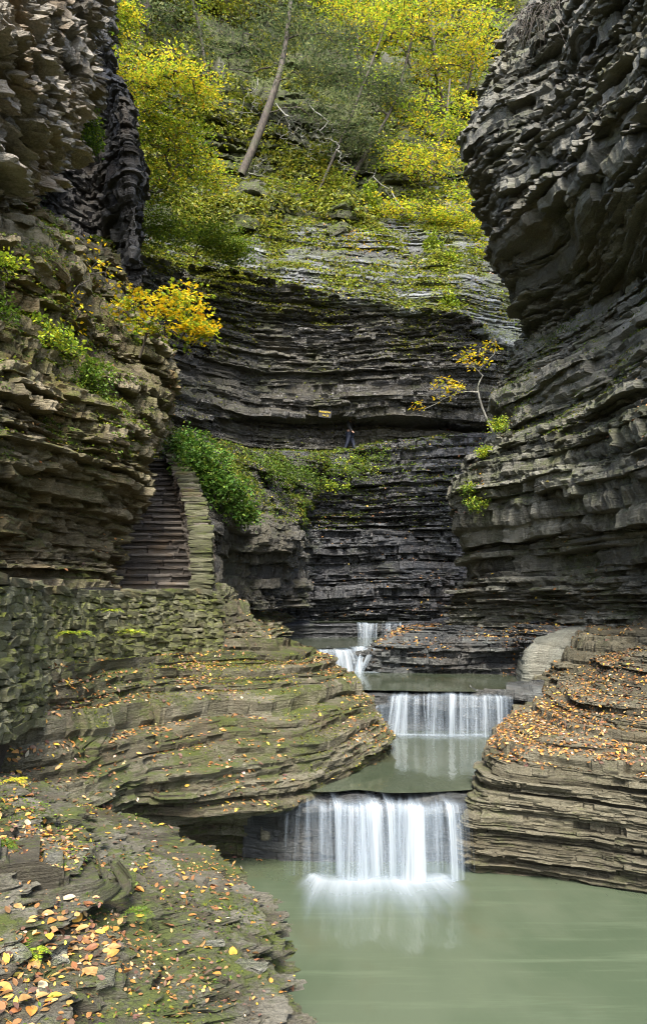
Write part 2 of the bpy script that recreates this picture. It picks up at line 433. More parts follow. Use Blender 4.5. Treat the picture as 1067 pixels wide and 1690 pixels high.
GREEN = [((0.06, 0.11, 0.012), 3), ((0.09, 0.15, 0.015), 3), ((0.14, 0.2, 0.02), 1)]
LIME = [((0.20, 0.29, 0.025), 3), ((0.30, 0.37, 0.025), 3), ((0.44, 0.44, 0.03), 1.8), ((0.085, 0.15, 0.018), 1.8)]
YELLOW = [((0.52, 0.45, 0.03), 4), ((0.58, 0.44, 0.03), 2.5), ((0.34, 0.41, 0.03), 3.5), ((0.50, 0.30, 0.02), 0.7)]
GOLD = [((0.60, 0.42, 0.014), 4), ((0.52, 0.33, 0.012), 2), ((0.44, 0.42, 0.015), 2), ((0.22, 0.27, 0.02), 1)]
HEML = [((0.05, 0.075, 0.03), 3), ((0.10, 0.125, 0.05), 3), ((0.17, 0.19, 0.08), 1.5)]
OLIVE = [((0.12, 0.14, 0.016), 3), ((0.18, 0.19, 0.018), 2), ((0.24, 0.21, 0.025), 1), ((0.07, 0.095, 0.014), 2)]
DRY = [((0.29, 0.13, 0.03), 3), ((0.19, 0.09, 0.032), 5), ((0.36, 0.21, 0.065), 2.2), ((0.42, 0.29, 0.04), 1.2), ((0.32, 0.21, 0.09), 2.5), ((0.10, 0.06, 0.04), 5), ((0.45, 0.36, 0.25), 0.6)]

def skeleton(base, targets, rng, trunk=None, r0=0.05, twig=0.004, sag=0.1, wob=0.05):
    nodes = [np.array(base, float)] if trunk is None else [np.array(p, float) for p in trunk]
    par = [-1] + list(range(len(nodes) - 1))
    if trunk is not None:   # refine the trunk
        tt = np.array(trunk, float); m = 4 * (len(tt) - 1) + 1
        fine = catmull(tt, np.linspace(0, len(tt) - 1, m)); nodes = list(fine); par = list(range(-1, m - 1))
    ntr = len(nodes)
    b = nodes[0]
    order = np.argsort(np.linalg.norm(targets - b, axis=1))
    tip = []
    for i in order:
        T = targets[i]; A = np.array(nodes)
        d = np.linalg.norm(A - T, axis=1)
        db = np.linalg.norm(A - b, axis=1)
        cost = d + 0.25 * np.maximum(0, db - np.linalg.norm(T - b)) + 0.5 * np.maximum(0, A[:, 2] - T[2])
        j = int(np.argmin(cost)); a = nodes[j]; L = d[j]
        k = max(2, int(L / 0.35) + 1); k = min(k, 6)
        prev = j
        for q in range(1, k + 1):
            f = q / k
            p = a * (1 - f) + T * f
            p = p + np.array([0, 0, -sag * L * (f - f * f) * -2]) + (rng.normal(size=3) * wob * L if q < k else 0)
            nodes.append(p); par.append(prev); prev = len(nodes) - 1
        tip.append(prev)
    n = len(nodes); cnt = np.zeros(n)
    for t_ in tip: cnt[t_] += 1
    for i in range(n - 1, 0, -1):
        if par[i] >= 0: cnt[par[i]] += cnt[i]
    cnt = np.maximum(cnt, 0.4)
    tot = max(cnt.max(), 1)
    rad = np.maximum(twig, r0 * np.power(cnt / tot, 0.55))
    if trunk is not None:
        rad[ntr:] = np.maximum(twig, 0.45 * r0 * np.power(cnt[ntr:] / tot, 0.7))
        rad[:ntr] = np.maximum(rad[:ntr], r0 * np.linspace(1, 0.35, ntr))
    # chains
    ch = {}
    for i, p in enumerate(par):
        if p >= 0: ch.setdefault(p, []).append(i)
    paths = []; start = [(-1, 0)]
    while start:
        p, i = start.pop()
        pts = [] if p < 0 else [p]
        cur = i
        while True:
            pts.append(cur)
            c = ch.get(cur, [])
            if not c: break
            c = sorted(c, key=lambda x: -cnt[x])
            for x in c[1:]: start.append((cur, x))
            cur = c[0]
        if len(pts) > 1:
            rr = rad[pts].copy()
            if p >= 0: rr[0] = min(rr[0], rr[1] * 1.3)
            paths.append((np.array([nodes[x] for x in pts]), rr))
    return paths

def blob_points(blobs, n, rng):
    """blobs: list of (center, (rx,ry,rz), weight)"""
    w = np.array([b[2] for b in blobs], float); k = rng.choice(len(blobs), n, p=w / w.sum())
    c = np.array([b[0] for b in blobs])[k]; r = np.array([b[1] for b in blobs])[k]
    v = rng.normal(size=(n, 3)); v = unit(v) * (rng.random((n, 1)) ** 0.45)
    return c + v * r

def plant(name, base, blobs, nspray, nleaf, lsize, pal, label, cat, rng_seed, group=None, spray=(0.35, 0.10), T=T_DIA, trunk=None, r0=0.04, twig=0.004, bark=None, flat=0.35, parts=('stem', 'foliage'), sag=0.1, mat=None, droop=0.0, pal2=None):
    rng = np.random.default_rng(rng_seed)
    base = np.array(base, float)
    root = thing(name, base, label, cat, group)
    tg = blob_points(blobs, nspray, rng)
    paths = skeleton(base, tg, rng, trunk, r0, twig, sag)
    V, Fc = tubes(paths, 6)
    mesh_obj(parts[0], V, Fc, 4, bark or M_BARK, root, smooth=True)
    k = np.repeat(np.arange(nspray), nleaf); n = len(k)
    rad = spray[0] * np.sqrt(rng.random((n, 1))) * (0.6 + 0.8 * rng.random((nspray, 1)))[k]
    an = rng.random((n, 1)) * 2 * np.pi
    off = np.concatenate([np.cos(an) * rad, np.sin(an) * rad, rng.normal(size=(n, 1)) * spray[1] - droop * rad ** 1.5], 1)
    tilt = rng.normal(size=(nspray, 2)) * 0.25
    off[:, 2] += off[:, 0] * tilt[k, 0] + off[:, 1] * tilt[k, 1]
    C = tg[k] + off
    N = np.concatenate([rng.normal(size=(n, 2)) * flat, np.ones((n, 1))], 1)
    N[:, :2] -= tilt[k]
    Dr = np.concatenate([off[:, :2] + rng.normal(size=(n, 2)) * 0.3 * spray[0], rng.normal(size=(n, 1)) * 0.1 - 0.15 * spray[0]], 1)
    sz = lsize * (0.6 + 0.7 * rng.random(n))
    col = palette(rng, n, pal)
    if pal2 is not None:      # whole sprays of a second colour
        pick = (rng.random(nspray) < pal2[1])[k]
        c2 = palette(rng, n, pal2[0]); col[pick] = c2[pick]
    sb = (0.75 + 0.5 * rng.random((nspray, 1)))[k]
    leaf_obj(parts[1], C, N, Dr, sz, T, np.clip(col * sb, 0, 0.9), mat or M_LEAF, root)
    return root

def boxes_noise(cells, rng, seed, jit=0.012, sub=3):
    """stones: list of (center, axes 3x3 unit rows, half sizes) -> V,F,tint; each a rounded, uneven block"""
    g = np.linspace(-1, 1, sub)
    VV, FF, TT, o = [], [], [], 0
    faces = []
    tv, tf = [], []
    idx = {}
    for ax in range(3):
        for sg in (-1, 1):
            loc = np.zeros((sub, sub), int)
            for i in range(sub):
                for j in range(sub):
                    p = [0, 0, 0]; p[ax] = sg; p[(ax + 1) % 3] = g[i]; p[(ax + 2) % 3] = g[j]
                    key = tuple(np.round(p, 4))
                    if key not in idx: idx[key] = len(tv); tv.append(p)
                    loc[i, j] = idx[key]
            for i in range(sub - 1):
                for j in range(sub - 1):
                    f = [loc[i, j], loc[i + 1, j], loc[i + 1, j + 1], loc[i, j + 1]]
                    tf.append(f if sg > 0 else f[::-1])
    tv = np.array(tv, float); tf = np.array(tf)
    for (c, ax, hs) in cells:
        p = tv.copy()
        ln = np.linalg.norm(p, axis=1, keepdims=True)
        p = p * (1 - 0.13 * (ln - 1) ** 1.2 * rng.uniform(0.5, 1.3))
        p = p * np.array(hs)
        p = p + rng.normal(size=p.shape) * jit
        p = p @ np.array(ax) + np.array(c)
        VV.append(p); FF.append(tf + o); TT.append(np.full(len(p), rng.random())); o += len(p)
    return np.concatenate(VV), np.concatenate(FF), np.concatenate(TT)

# ================================================================== SETTING: rock
# back wall of the gorge: bench, path, undercut, overhanging lip, pale wet slope above
bx = [60, 180, 270, 340, 450, 560, 660, 760, 830, 900, 980]
def brow_(pys, Ds):
    return [P(x, y, D) for x, y, D in zip(bx, pys, Ds)]
def bq_(z, Ds):
    return [Q(x, D, z) for x, D in zip(bx, Ds)]
lipy = [420, 425, 430, 440, 468, 490, 503, 522, 560, 590, 600]
lipD = [25, 27, 29, 30.5, 31.2, 31.6, 31.6, 31.4, 31.8, 32.5, 33]
back_rows = [
    bq_(-1.3, [24, 26, 28, 29.5, 30.2, 30.6, 30.6, 30.4, 30.4, 30.4, 30.4]),
    brow_([990] * 11, [24.2, 26.2, 28.2, 29.7, 30.3, 30.6, 30.6, 30.4, 30.4, 30.4, 30.4]),
    brow_([900] * 11, [24.5, 26.5, 28.4, 29.9, 30.6, 31.0, 31.0, 30.9, 30.9, 30.9, 30.9]),
    brow_([810] * 11, [24.7, 26.7, 28.6, 30.1, 30.9, 31.4, 31.5, 31.4, 31.4, 31.4, 31.4]),
    brow_([740, 740, 742, 744, 746, 747, 730, 724, 722, 722, 722], [24.8, 26.8, 28.8, 30.3, 31.2, 31.8, 31.9, 31.8, 31.8, 31.8, 31.8]),
    brow_([738, 738, 740, 742, 744, 745, 728, 722, 720, 720, 720], [25.0, 27.0, 29.0, 30.8, 32.6, 33.6, 33.6, 33.4, 33.4, 33.4, 33.4]),
    brow_([700, 700, 700, 698, 696, 695, 700, 706, 712, 712, 712], [25.0, 27.1, 29.2, 31.0, 32.8, 33.8, 33.8, 33.6, 33.4, 33.4, 33.4]),
    brow_([690, 690, 690, 688, 684, 684, 691, 698, 704, 704, 704], [24.8, 26.8, 28.9, 30.6, 32.0, 32.7, 32.7, 32.5, 32.5, 32.5, 32.5]),
    brow_([590, 590, 590, 590, 590, 595, 600, 610, 640, 650, 650], [24.8, 26.9, 29.0, 30.6, 31.8, 32.3, 32.3, 32.0, 32.4, 32.8, 33]),
    brow_([y + 14 for y in lipy], [d + 0.3 for d in lipD]),
    brow_(lipy, lipD),
    brow_([390, 390, 392, 398, 418, 440, 448, 462, 500, 520, 530], [27, 29, 31, 32.6, 33.4, 34, 34, 33.6, 33.6, 34.2, 35]),
    brow_([330, 330, 330, 334, 340, 352, 360, 372, 395, 420, 430], [29, 31, 33, 34.8, 36, 37, 37, 36.6, 36.6, 37.2, 38]),
    brow_([290, 290, 290, 292, 296, 300, 300, 302, 310, 330, 340], [30.5, 32.5, 34.5, 36.3, 37.6, 38.8, 39.2, 39.2, 39.4, 40, 41]),
]
strata('gorge_back_wall', [[(x, y + 0.25, z - 0.5) for x, y, z in back_rows[5]], [(x, y + 0.1, z - 0.02) for x, y, z in back_rows[5]]] + back_rows[6:11], 600, 0.12, 0.30, M_BACK, dip=(0.0, 0.0), warp=0.25, seed=3, blk=2.6, follow=0.35, bulge=0.5, jb=0.75, rough=1.8, chaos=0.12)
strata('wet_rock_bench', back_rows[0:5] + [[(x, y + 0.6, z + 0.05) for x, y, z in back_rows[5]]], 560, 0.10, 0.36, M_BENCH, warp=0.2, seed=4, blk=2.0, jb=0.9, rough=1.8, chaos=0.2, follow=0.2, bulge=0.5)
strata('wet_rock_slope', [[(x, y + 0.45, z - 0.35) for x, y, z in back_rows[10]], [(x, y + 0.12, z + 0.02) for x, y, z in back_rows[10]]] + back_rows[11:14], 560, 0.11, 0.22, M_SLOPE, warp=0.2, seed=5, blk=1.2, follow=0.3, bulge=0.25)

# wooded hillside above
hx = [-60, 120, 250, 380, 520, 660, 800, 940, 1120]
def hrow(pys, Ds): return [P(x, y, D) for x, y, D in zip(hx, pys, Ds)]
strata('hillside', [
    hrow([420, 400, 385, 380, 385, 395, 440, 470, 480], [29, 30, 31, 33.5, 35, 36.2, 37, 38, 40]),
    hrow([320, 310, 300, 300, 300, 300, 330, 350, 360], [31, 32, 33.5, 36.2, 38, 39.4, 40.5, 42, 44]),
    hrow([190, 190, 190, 190, 200, 200, 210, 230, 240], [33, 34, 36, 39, 41.5, 44, 46, 47, 48]),
    hrow([50, 50, 50, 60, 70, 70, 70, 90, 100], [37, 38, 40, 44, 48, 51, 53, 54, 54]),
    hrow([-150, -150, -150, -140, -140, -140, -140, -130, -120], [46, 46, 49, 53, 58, 62, 64, 64, 64]),
    hrow([-420, -420, -420, -420, -420, -420, -420, -420, -420], [62, 62, 64, 68, 74, 80, 84, 84, 84]),
], 460, 0.42, 0.55, M_HILL, warp=0.8, seed=7, blk=2.4, follow=0.5, bulge=0.8, vsm=0.8, extl=(-25, -4, 0), extr=(25, -4, 0))

# left cliff above the path
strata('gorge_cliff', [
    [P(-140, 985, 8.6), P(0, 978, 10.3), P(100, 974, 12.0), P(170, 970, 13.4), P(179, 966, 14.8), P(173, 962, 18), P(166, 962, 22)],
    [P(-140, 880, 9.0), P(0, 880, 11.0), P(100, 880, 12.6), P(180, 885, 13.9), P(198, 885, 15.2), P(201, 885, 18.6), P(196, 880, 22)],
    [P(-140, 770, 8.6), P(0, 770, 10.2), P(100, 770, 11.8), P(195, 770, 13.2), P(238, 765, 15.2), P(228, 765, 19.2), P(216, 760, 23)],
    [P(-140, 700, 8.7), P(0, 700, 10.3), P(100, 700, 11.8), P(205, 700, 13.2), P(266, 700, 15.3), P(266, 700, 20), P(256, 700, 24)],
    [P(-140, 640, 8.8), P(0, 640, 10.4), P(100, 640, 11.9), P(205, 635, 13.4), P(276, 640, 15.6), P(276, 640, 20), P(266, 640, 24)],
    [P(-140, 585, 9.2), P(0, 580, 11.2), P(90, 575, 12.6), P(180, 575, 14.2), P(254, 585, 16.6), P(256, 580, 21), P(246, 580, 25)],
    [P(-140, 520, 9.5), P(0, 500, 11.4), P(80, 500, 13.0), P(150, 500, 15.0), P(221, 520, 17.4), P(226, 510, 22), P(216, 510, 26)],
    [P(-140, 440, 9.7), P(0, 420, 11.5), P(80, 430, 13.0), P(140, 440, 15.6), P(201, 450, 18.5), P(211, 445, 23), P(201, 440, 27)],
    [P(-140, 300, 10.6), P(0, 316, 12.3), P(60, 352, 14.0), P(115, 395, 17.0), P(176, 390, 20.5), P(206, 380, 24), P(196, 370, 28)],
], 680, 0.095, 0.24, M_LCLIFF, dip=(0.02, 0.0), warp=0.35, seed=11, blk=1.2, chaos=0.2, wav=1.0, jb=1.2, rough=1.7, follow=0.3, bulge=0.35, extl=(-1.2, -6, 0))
# dark arete behind it
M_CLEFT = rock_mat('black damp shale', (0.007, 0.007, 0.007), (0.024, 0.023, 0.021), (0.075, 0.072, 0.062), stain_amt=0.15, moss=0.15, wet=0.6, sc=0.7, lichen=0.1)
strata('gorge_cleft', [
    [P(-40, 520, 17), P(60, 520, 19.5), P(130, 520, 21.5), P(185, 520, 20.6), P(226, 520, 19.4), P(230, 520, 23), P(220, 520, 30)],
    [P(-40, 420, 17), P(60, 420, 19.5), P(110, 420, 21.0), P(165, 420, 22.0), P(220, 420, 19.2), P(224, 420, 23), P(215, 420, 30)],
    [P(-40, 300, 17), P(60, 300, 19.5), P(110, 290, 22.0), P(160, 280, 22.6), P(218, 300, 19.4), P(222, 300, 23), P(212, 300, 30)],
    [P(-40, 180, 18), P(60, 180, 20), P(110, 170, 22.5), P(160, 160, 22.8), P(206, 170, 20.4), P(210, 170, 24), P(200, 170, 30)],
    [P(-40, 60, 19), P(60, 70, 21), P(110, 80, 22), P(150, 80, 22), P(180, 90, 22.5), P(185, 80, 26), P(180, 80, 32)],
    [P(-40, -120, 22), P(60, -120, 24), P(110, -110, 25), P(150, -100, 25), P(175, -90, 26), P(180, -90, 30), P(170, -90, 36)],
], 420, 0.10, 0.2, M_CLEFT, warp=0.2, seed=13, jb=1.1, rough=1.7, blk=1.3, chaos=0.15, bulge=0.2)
# sunlit upper crag
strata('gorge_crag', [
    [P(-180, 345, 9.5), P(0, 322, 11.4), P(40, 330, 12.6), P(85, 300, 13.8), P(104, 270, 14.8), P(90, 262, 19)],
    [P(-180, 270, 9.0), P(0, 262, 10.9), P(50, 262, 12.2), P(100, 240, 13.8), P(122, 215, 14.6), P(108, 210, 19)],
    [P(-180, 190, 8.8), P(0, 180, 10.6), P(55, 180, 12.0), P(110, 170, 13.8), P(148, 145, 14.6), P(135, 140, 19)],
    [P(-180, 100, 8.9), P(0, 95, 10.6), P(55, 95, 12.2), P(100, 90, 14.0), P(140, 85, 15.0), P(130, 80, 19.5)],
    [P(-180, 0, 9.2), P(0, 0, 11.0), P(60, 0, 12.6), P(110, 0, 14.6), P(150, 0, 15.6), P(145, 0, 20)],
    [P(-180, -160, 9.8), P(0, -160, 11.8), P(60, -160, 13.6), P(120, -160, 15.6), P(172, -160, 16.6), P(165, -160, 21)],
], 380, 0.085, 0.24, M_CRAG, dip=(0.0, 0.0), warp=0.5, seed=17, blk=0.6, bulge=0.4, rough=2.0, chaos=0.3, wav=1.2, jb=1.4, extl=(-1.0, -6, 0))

# right wall: overhanging upper bulge
strata('gorge_overhang', [
    [P(915, 566, 29), P(900, 560, 26), P(884, 556, 24.0), P(912, 538, 22.6), P(965, 508, 20.4), P(1067, 470, 17.6), P(1240, 420, 14.0)],
    [P(895, 490, 28), P(876, 490, 25), P(862, 480, 23.0), P(908, 460, 21.0), P(965, 432, 18.8), P(1067, 395, 16.2), P(1240, 350, 13)],
    [P(850, 370, 27), P(830, 375, 24.6), P(820, 372, 22.4), P(872, 350, 19.8), P(955, 330, 17.2), P(1067, 300, 14.6), P(1240, 260, 11.8)],
    [P(825, 250, 27), P(800, 256, 24.6), P(789, 252, 22.4), P(855, 240, 19.8), P(945, 220, 17.2), P(1067, 190, 14.4), P(1240, 150, 11.6)],
    [P(828, 190, 27), P(804, 196, 24.6), P(793, 196, 22.4), P(862, 180, 20), P(955, 160, 17.5), P(1067, 120, 14.7), P(1240, 80, 11.9)],
    [P(860, 100, 28), P(834, 100, 25.4), P(822, 110, 23.2), P(880, 90, 20.8), P(965, 60, 18.2), P(1067, 20, 15.4), P(1240, -20, 12.3)],
    [P(900, 20, 30), P(880, 10, 27.4), P(866, 16, 24.6), P(915, 0, 22), P(985, -30, 19), P(1067, -60, 16.2), P(1240, -100, 12.9)],
    [P(945, -120, 32), P(930, -130, 29), P(920, -130, 26.6), P(960, -140, 24), P(1015, -160, 20.8), P(1100, -190, 17.4), P(1260, -220, 13.7)],
], 560, 0.12, 0.26, M_RIGHT, dip=(-0.04, 0.02), warp=0.3, seed=23, blk=1.5, chaos=0.24, wav=0.8, bulge=0.6, follow=0.4, jb=1.3, rough=1.7, extr=(0.8, -7, 0))
# right wall: lower part with the mossy shoulder
strata('gorge_right_wall', [
    [P(800, 1040, 27), P(770, 1042, 24), P(752, 1045, 22.5), P(820, 1045, 20.8), P(900, 1040, 19), P(985, 1040, 17), P(1067, 1040, 15.2), P(1240, 1040, 12.2)],
    [P(800, 985, 27), P(775, 985, 24), P(758, 985, 22.3), P(820, 985, 20.6), P(900, 985, 18.8), P(985, 985, 16.8), P(1067, 985, 15.0), P(1240, 985, 12.0)],
    [P(810, 900, 27), P(785, 900, 24), P(762, 905, 22), P(820, 900, 20.2), P(900, 900, 18.5), P(985, 900, 16.5), P(1067, 895, 14.6), P(1240, 890, 11.8)],
    [P(790, 850, 26), P(765, 850, 23), P(738, 855, 20.8), P(810, 850, 19.4), P(900, 840, 17.9), P(985, 830, 16.0), P(1067, 820, 14.2), P(1240, 810, 11.5)],
    [P(800, 765, 26), P(785, 770, 23.4), P(776, 770, 21.4), P(820, 765, 19.8), P(900, 745, 18.1), P(985, 730, 16.1), P(1067, 715, 14.2), P(1240, 700, 11.4)],
    [P(830, 710, 27), P(818, 708, 24.4), P(812, 705, 22.6), P(840, 705, 21.0), P(900, 690, 19.0), P(985, 670, 16.8), P(1067, 640, 14.6), P(1240, 620, 11.7)],
    [P(845, 640, 28), P(838, 640, 25.5), P(833, 640, 23.4), P(855, 632, 21.8), P(910, 610, 19.8), P(985, 580, 17.6), P(1067, 545, 15.3), P(1240, 520, 12.2)],
    [P(885, 560, 29), P(876, 560, 26.5), P(868, 556, 24.5), P(890, 545, 23), P(935, 520, 21.2), P(1000, 490, 19), P(1075, 462, 16.8), P(1240, 430, 13.4)],
    [P(905, 535, 31), P(900, 535, 29), P(895, 530, 27), P(915, 520, 25), P(955, 495, 23), P(1015, 465, 21), P(1085, 440, 18.5), P(1250, 405, 15)],
], 640, 0.11, 0.25, M_RIGHT, dip=(-0.03, 0.0), warp=0.25, seed=29, blk=1.8, chaos=0.15, wav=0.9, jb=1.1, rough=1.6, bulge=0.3, follow=0.25, extr=(0.8, -7, 0))

# stream-side rock on the far right of pool three
strata('stream_ledge', [
    [Q(600, 24, -2.4), Q(606, 21, -2.4), Q(620, 19.7, -2.4), Q(720, 19.4, -2.4), Q(845, 19.0, -2.4), Q(862, 18.0, -2.4), Q(935, 17.4, -2.4), Q(1010, 17.0, -2.4)],
    [P(605, 1080, 24), P(612, 1090, 21.2), P(625, 1098, 20.1), P(720, 1096, 19.8), P(842, 1094, 19.2), P(856, 1085, 18.0), P(930, 1080, 17.4), P(1010, 1080, 17)],
    [P(620, 1056, 25), P(625, 1064, 21.5), P(632, 1068, 20.2), P(720, 1064, 19.7), P(845, 1066, 19.1), P(870, 1052, 18.2), P(920, 1046, 17.8), P(1010, 1046, 17.4)],
    [P(640, 1050, 26), P(645, 1055, 22.6), P(650, 1056, 21.2), P(730, 1050, 20.8), P(845, 1044, 20.0), P(880, 1038, 19.0), P(930, 1036, 18.4), P(1010, 1034, 18.2)],
    [P(665, 1036, 28), P(680, 1034, 26), P(690, 1032, 24.5), P(750, 1026, 23), P(845, 1020, 21.4), P(890, 1018, 20.4), P(940, 1016, 19.6), P(1010, 1014, 19)],
], 360, 0.09, 0.22, M_WETSTEP, seed=31, blk=1.0, follow=0.1, warp=0.08, bulge=0.15, chaos=0.12, rough=1.5, jb=1.2)

M_PALE = rock_mat('pale water-smoothed shale', (0.05, 0.052, 0.042), (0.15, 0.155, 0.125), (0.27, 0.275, 0.225), stain_amt=0.15, moss=0.15, wet=0.15, sc=0.9, lichen=0.4)
strata('smooth_boulder', [
    [Q(846, 19.2, -2.4), Q(852, 17.9, -2.4), Q(862, 17.3, -2.4), Q(900, 16.9, -2.4), Q(950, 16.6, -2.4), Q(1000, 16.6, -2.4)],
    [P(846, 1110, 19.2), P(850, 1112, 17.9), P(860, 1112, 17.3), P(900, 1112, 16.9), P(950, 1105, 16.6), P(1000, 1100, 16.6)],
    [P(856, 1072, 19.4), P(859, 1074, 18.1), P(870, 1074, 17.5), P(905, 1070, 17.1), P(950, 1064, 16.8), P(1000, 1060, 16.8)],
    [P(876, 1050, 19.8), P(880, 1050, 18.6), P(890, 1048, 18.0), P(920, 1044, 17.6), P(955, 1040, 17.3), P(1000, 1038, 17.2)],
    [P(890, 1040, 20.8), P(900, 1040, 19.6), P(910, 1038, 19.0), P(935, 1034, 18.6), P(965, 1030, 18.3), P(1000, 1028, 18.2)],
], 220, 0.13, 0.05, M_PALE, seed=33, blk=1.6, follow=0.8, warp=0.1, bulge=0.08, jb=0.5)

# leaf-strewn right ledge by the lowest pool
strata('leafy_ledge', [
    [Q(832, 15.5, -3.9), Q(806, 13, -3.9), Q(782, 11.0, -3.9), Q(775, 10.1, -3.9), Q(850, 9.85, -3.9), Q(960, 9.6, -3.9), Q(1067, 9.3, -3.9), Q(1230, 8.8, -3.9)],
    [P(832, 1250, 15.5), P(800, 1290, 13), P(778, 1330, 11.0), P(772, 1350, 10.1), P(850, 1352, 9.85), P(960, 1356, 9.6), P(1067, 1360, 9.3), P(1230, 1365, 8.8)],
    [P(835, 1200, 15.5), P(810, 1240, 13), P(796, 1268, 11.2), P(804, 1285, 10.3), P(860, 1285, 9.95), P(960, 1285, 9.7), P(1067, 1285, 9.4), P(1230, 1290, 9)],
    [P(842, 1186, 15.6), P(826, 1208, 13.3), P(817, 1226, 11.7), P(835, 1236, 10.8), P(880, 1245, 10.2), P(960, 1250, 9.9), P(1067, 1255, 9.6), P(1230, 1255, 9.2)],
    [P(842, 1166, 16), P(850, 1172, 14.4), P(862, 1180, 13), P(890, 1190, 12.0), P(930, 1195, 11.3), P(985, 1196, 10.8), P(1067, 1200, 10.3), P(1230, 1200, 9.8)],
    [P(880, 1128, 16.6), P(905, 1130, 15.4), P(925, 1132, 14.4), P(950, 1130, 13.6), P(985, 1125, 12.8), P(1020, 1120, 12.2), P(1080, 1120, 11.6), P(1235, 1115, 10.6)],
    [P(925, 1090, 17.2), P(950, 1086, 16.2), P(975, 1082, 15.4), P(1000, 1078, 14.6), P(1030, 1072, 13.9), P(1060, 1066, 13.2), P(1110, 1055, 12.6), P(1240, 1045, 11.4)],
], 560, 0.052, 0.14, M_RLEDGE, dip=(-0.015, 0.0), warp=0.10, seed=37, blk=1.6, follow=(0.12, 0.7, 0.62), bulge=0.14, jb=0.6, rough=1.7, chaos=0.05, wav=1.5, extr=(1.5, -4, 0))
# block behind it
strata('rock_block', [
    [Q(862, 18.4, -2.6), Q(872, 16.8, -2.6), Q(885, 16.0, -2.6), Q(960, 15.4, -2.6), Q(1067, 14.6, -2.6), Q(1240, 12.6, -2.6)],
    [P(885, 1120, 18.4), P(890, 1125, 16.8), P(903, 1120, 16.0), P(960, 1110, 15.4), P(1067, 1100, 14.5), P(1240, 1090, 12.4)],
    [P(930, 1075, 18.6), P(930, 1075, 17.2), P(938, 1072, 16.4), P(980, 1065, 15.5), P(1067, 1055, 14.5), P(1240, 1045, 12.4)],
    [P(955, 1046, 19), P(955, 1044, 17.6), P(962, 1040, 16.8), P(1000, 1034, 15.9), P(1067, 1030, 14.8), P(1240, 1022, 12.6)],
    [P(985, 1032, 20), P(990, 1030, 18.6), P(1000, 1028, 17.8), P(1030, 1022, 16.8), P(1080, 1016, 15.6), P(1245, 1006, 13.2)],
], 240, 0.12, 0.14, M_RLEDGE, seed=41, blk=0.9, follow=0.3, bulge=0.1, extr=(1.0, -5, 0))

# left terraces below the stone wall
strata('rock_terraces', [
    [Q(-60, 7.2, -3.9), Q(60, 8.2, -3.9), Q(200, 9.4, -3.9), Q(330, 10.2, -3.9), Q(440, 10.5, -3.9), Q(500, 11.0, -3.9), Q(600, 12.4, -3.9), Q(649, 13.1, -3.9), Q(632, 15.6, -3.9), Q(610, 17, -3.9)],
    [Q(-60, 7.3, -3.2), Q(60, 8.3, -3.2), Q(200, 9.6, -3.2), Q(330, 10.6, -3.2), Q(425, 10.8, -3.2), Q(495, 11.0, -3.2), Q(600, 12.4, -3.2), Q(649, 13.1, -3.2), Q(632, 15.6, -3.2), Q(610, 17, -3.2)],
    [P(-60, 1360, 6.8), P(60, 1345, 7.6), P(200, 1345, 8.8), P(330, 1348, 9.3), P(450, 1328, 9.8), P(500, 1306, 10.3), P(600, 1272, 11.8), P(646, 1256, 12.6), P(634, 1216, 15.2), P(606, 1200, 17)],
    [P(-60, 1310, 6.8), P(60, 1290, 7.6), P(200, 1275, 8.9), P(330, 1285, 9.5), P(440, 1275, 10.1), P(515, 1258, 10.8), P(600, 1234, 12.1), P(640, 1222, 12.9), P(622, 1196, 15.5), P(600, 1185, 17.2)],
    [P(-60, 1240, 7.2), P(60, 1232, 8.0), P(200, 1225, 9.2), P(330, 1218, 10.2), P(440, 1208, 10.9), P(520, 1198, 11.6), P(585, 1190, 12.7), P(610, 1186, 13.5), P(600, 1172, 15.8), P(585, 1165, 17.4)],
    [P(-60, 1190, 7.2), P(60, 1182, 8.2), P(200, 1160, 10.2), P(330, 1150, 11.6), P(440, 1148, 12.3), P(510, 1142, 13.0), P(560, 1138, 14.2), P(578, 1136, 15.0), P(565, 1128, 17), P(550, 1122, 18)],
    [P(-60, 1150, 7.0), P(60, 1138, 7.9), P(160, 1110, 10), P(300, 1092, 12.6), P(400, 1086, 13.6), P(470, 1088, 14.4), P(528, 1092, 15.8), P(545, 1098, 16.4), P(530, 1090, 18), P(520, 1088, 19)],
    [P(-60, 1144, 6.6), P(60, 1120, 7.8), P(140, 1090, 10), P(300, 1069, 13.2), P(370, 1060, 14.5), P(430, 1054, 15.5), P(485, 1062, 17), P(512, 1072, 18.2), P(500, 1068, 19.4), P(490, 1066, 20.5)],
], 660, 0.095, 0.22, M_LEDGE, dip=(0.0, -0.012), warp=0.16, seed=43, blk=2.0, follow=0.06, bulge=0.2, jb=0.6, rough=1.5, chaos=0.06, wav=1.5, extl=(-0.2, -4.5, 0))
strata('wall_foot_ledge', [
    [P(330, 1064, 14.5), P(360, 1062, 14.8), P(430, 1058, 15.8), P(453, 1056, 18), P(472, 1048, 24), P(492, 1040, 29)],
    [P(340, 1020, 14.9), P(365, 1022, 15.2), P(415, 1024, 16.8), P(430, 1034, 19.6), P(457, 1028, 25.4), P(487, 1024, 30)],
    [P(345, 985, 15.2), P(358, 984, 15.6), P(392, 998, 17.6), P(408, 1008, 20.8), P(442, 1014, 26.5), P(482, 1016, 30.5)],
    [P(340, 962, 16), P(352, 962, 16.6), P(380, 980, 19), P(403, 996, 22.5), P(432, 1006, 28), P(477, 1010, 31.5)],
], 260, 0.10, 0.22, M_LEDGE, seed=47, blk=0.8, follow=0.2, bulge=0.2, warp=0.1)
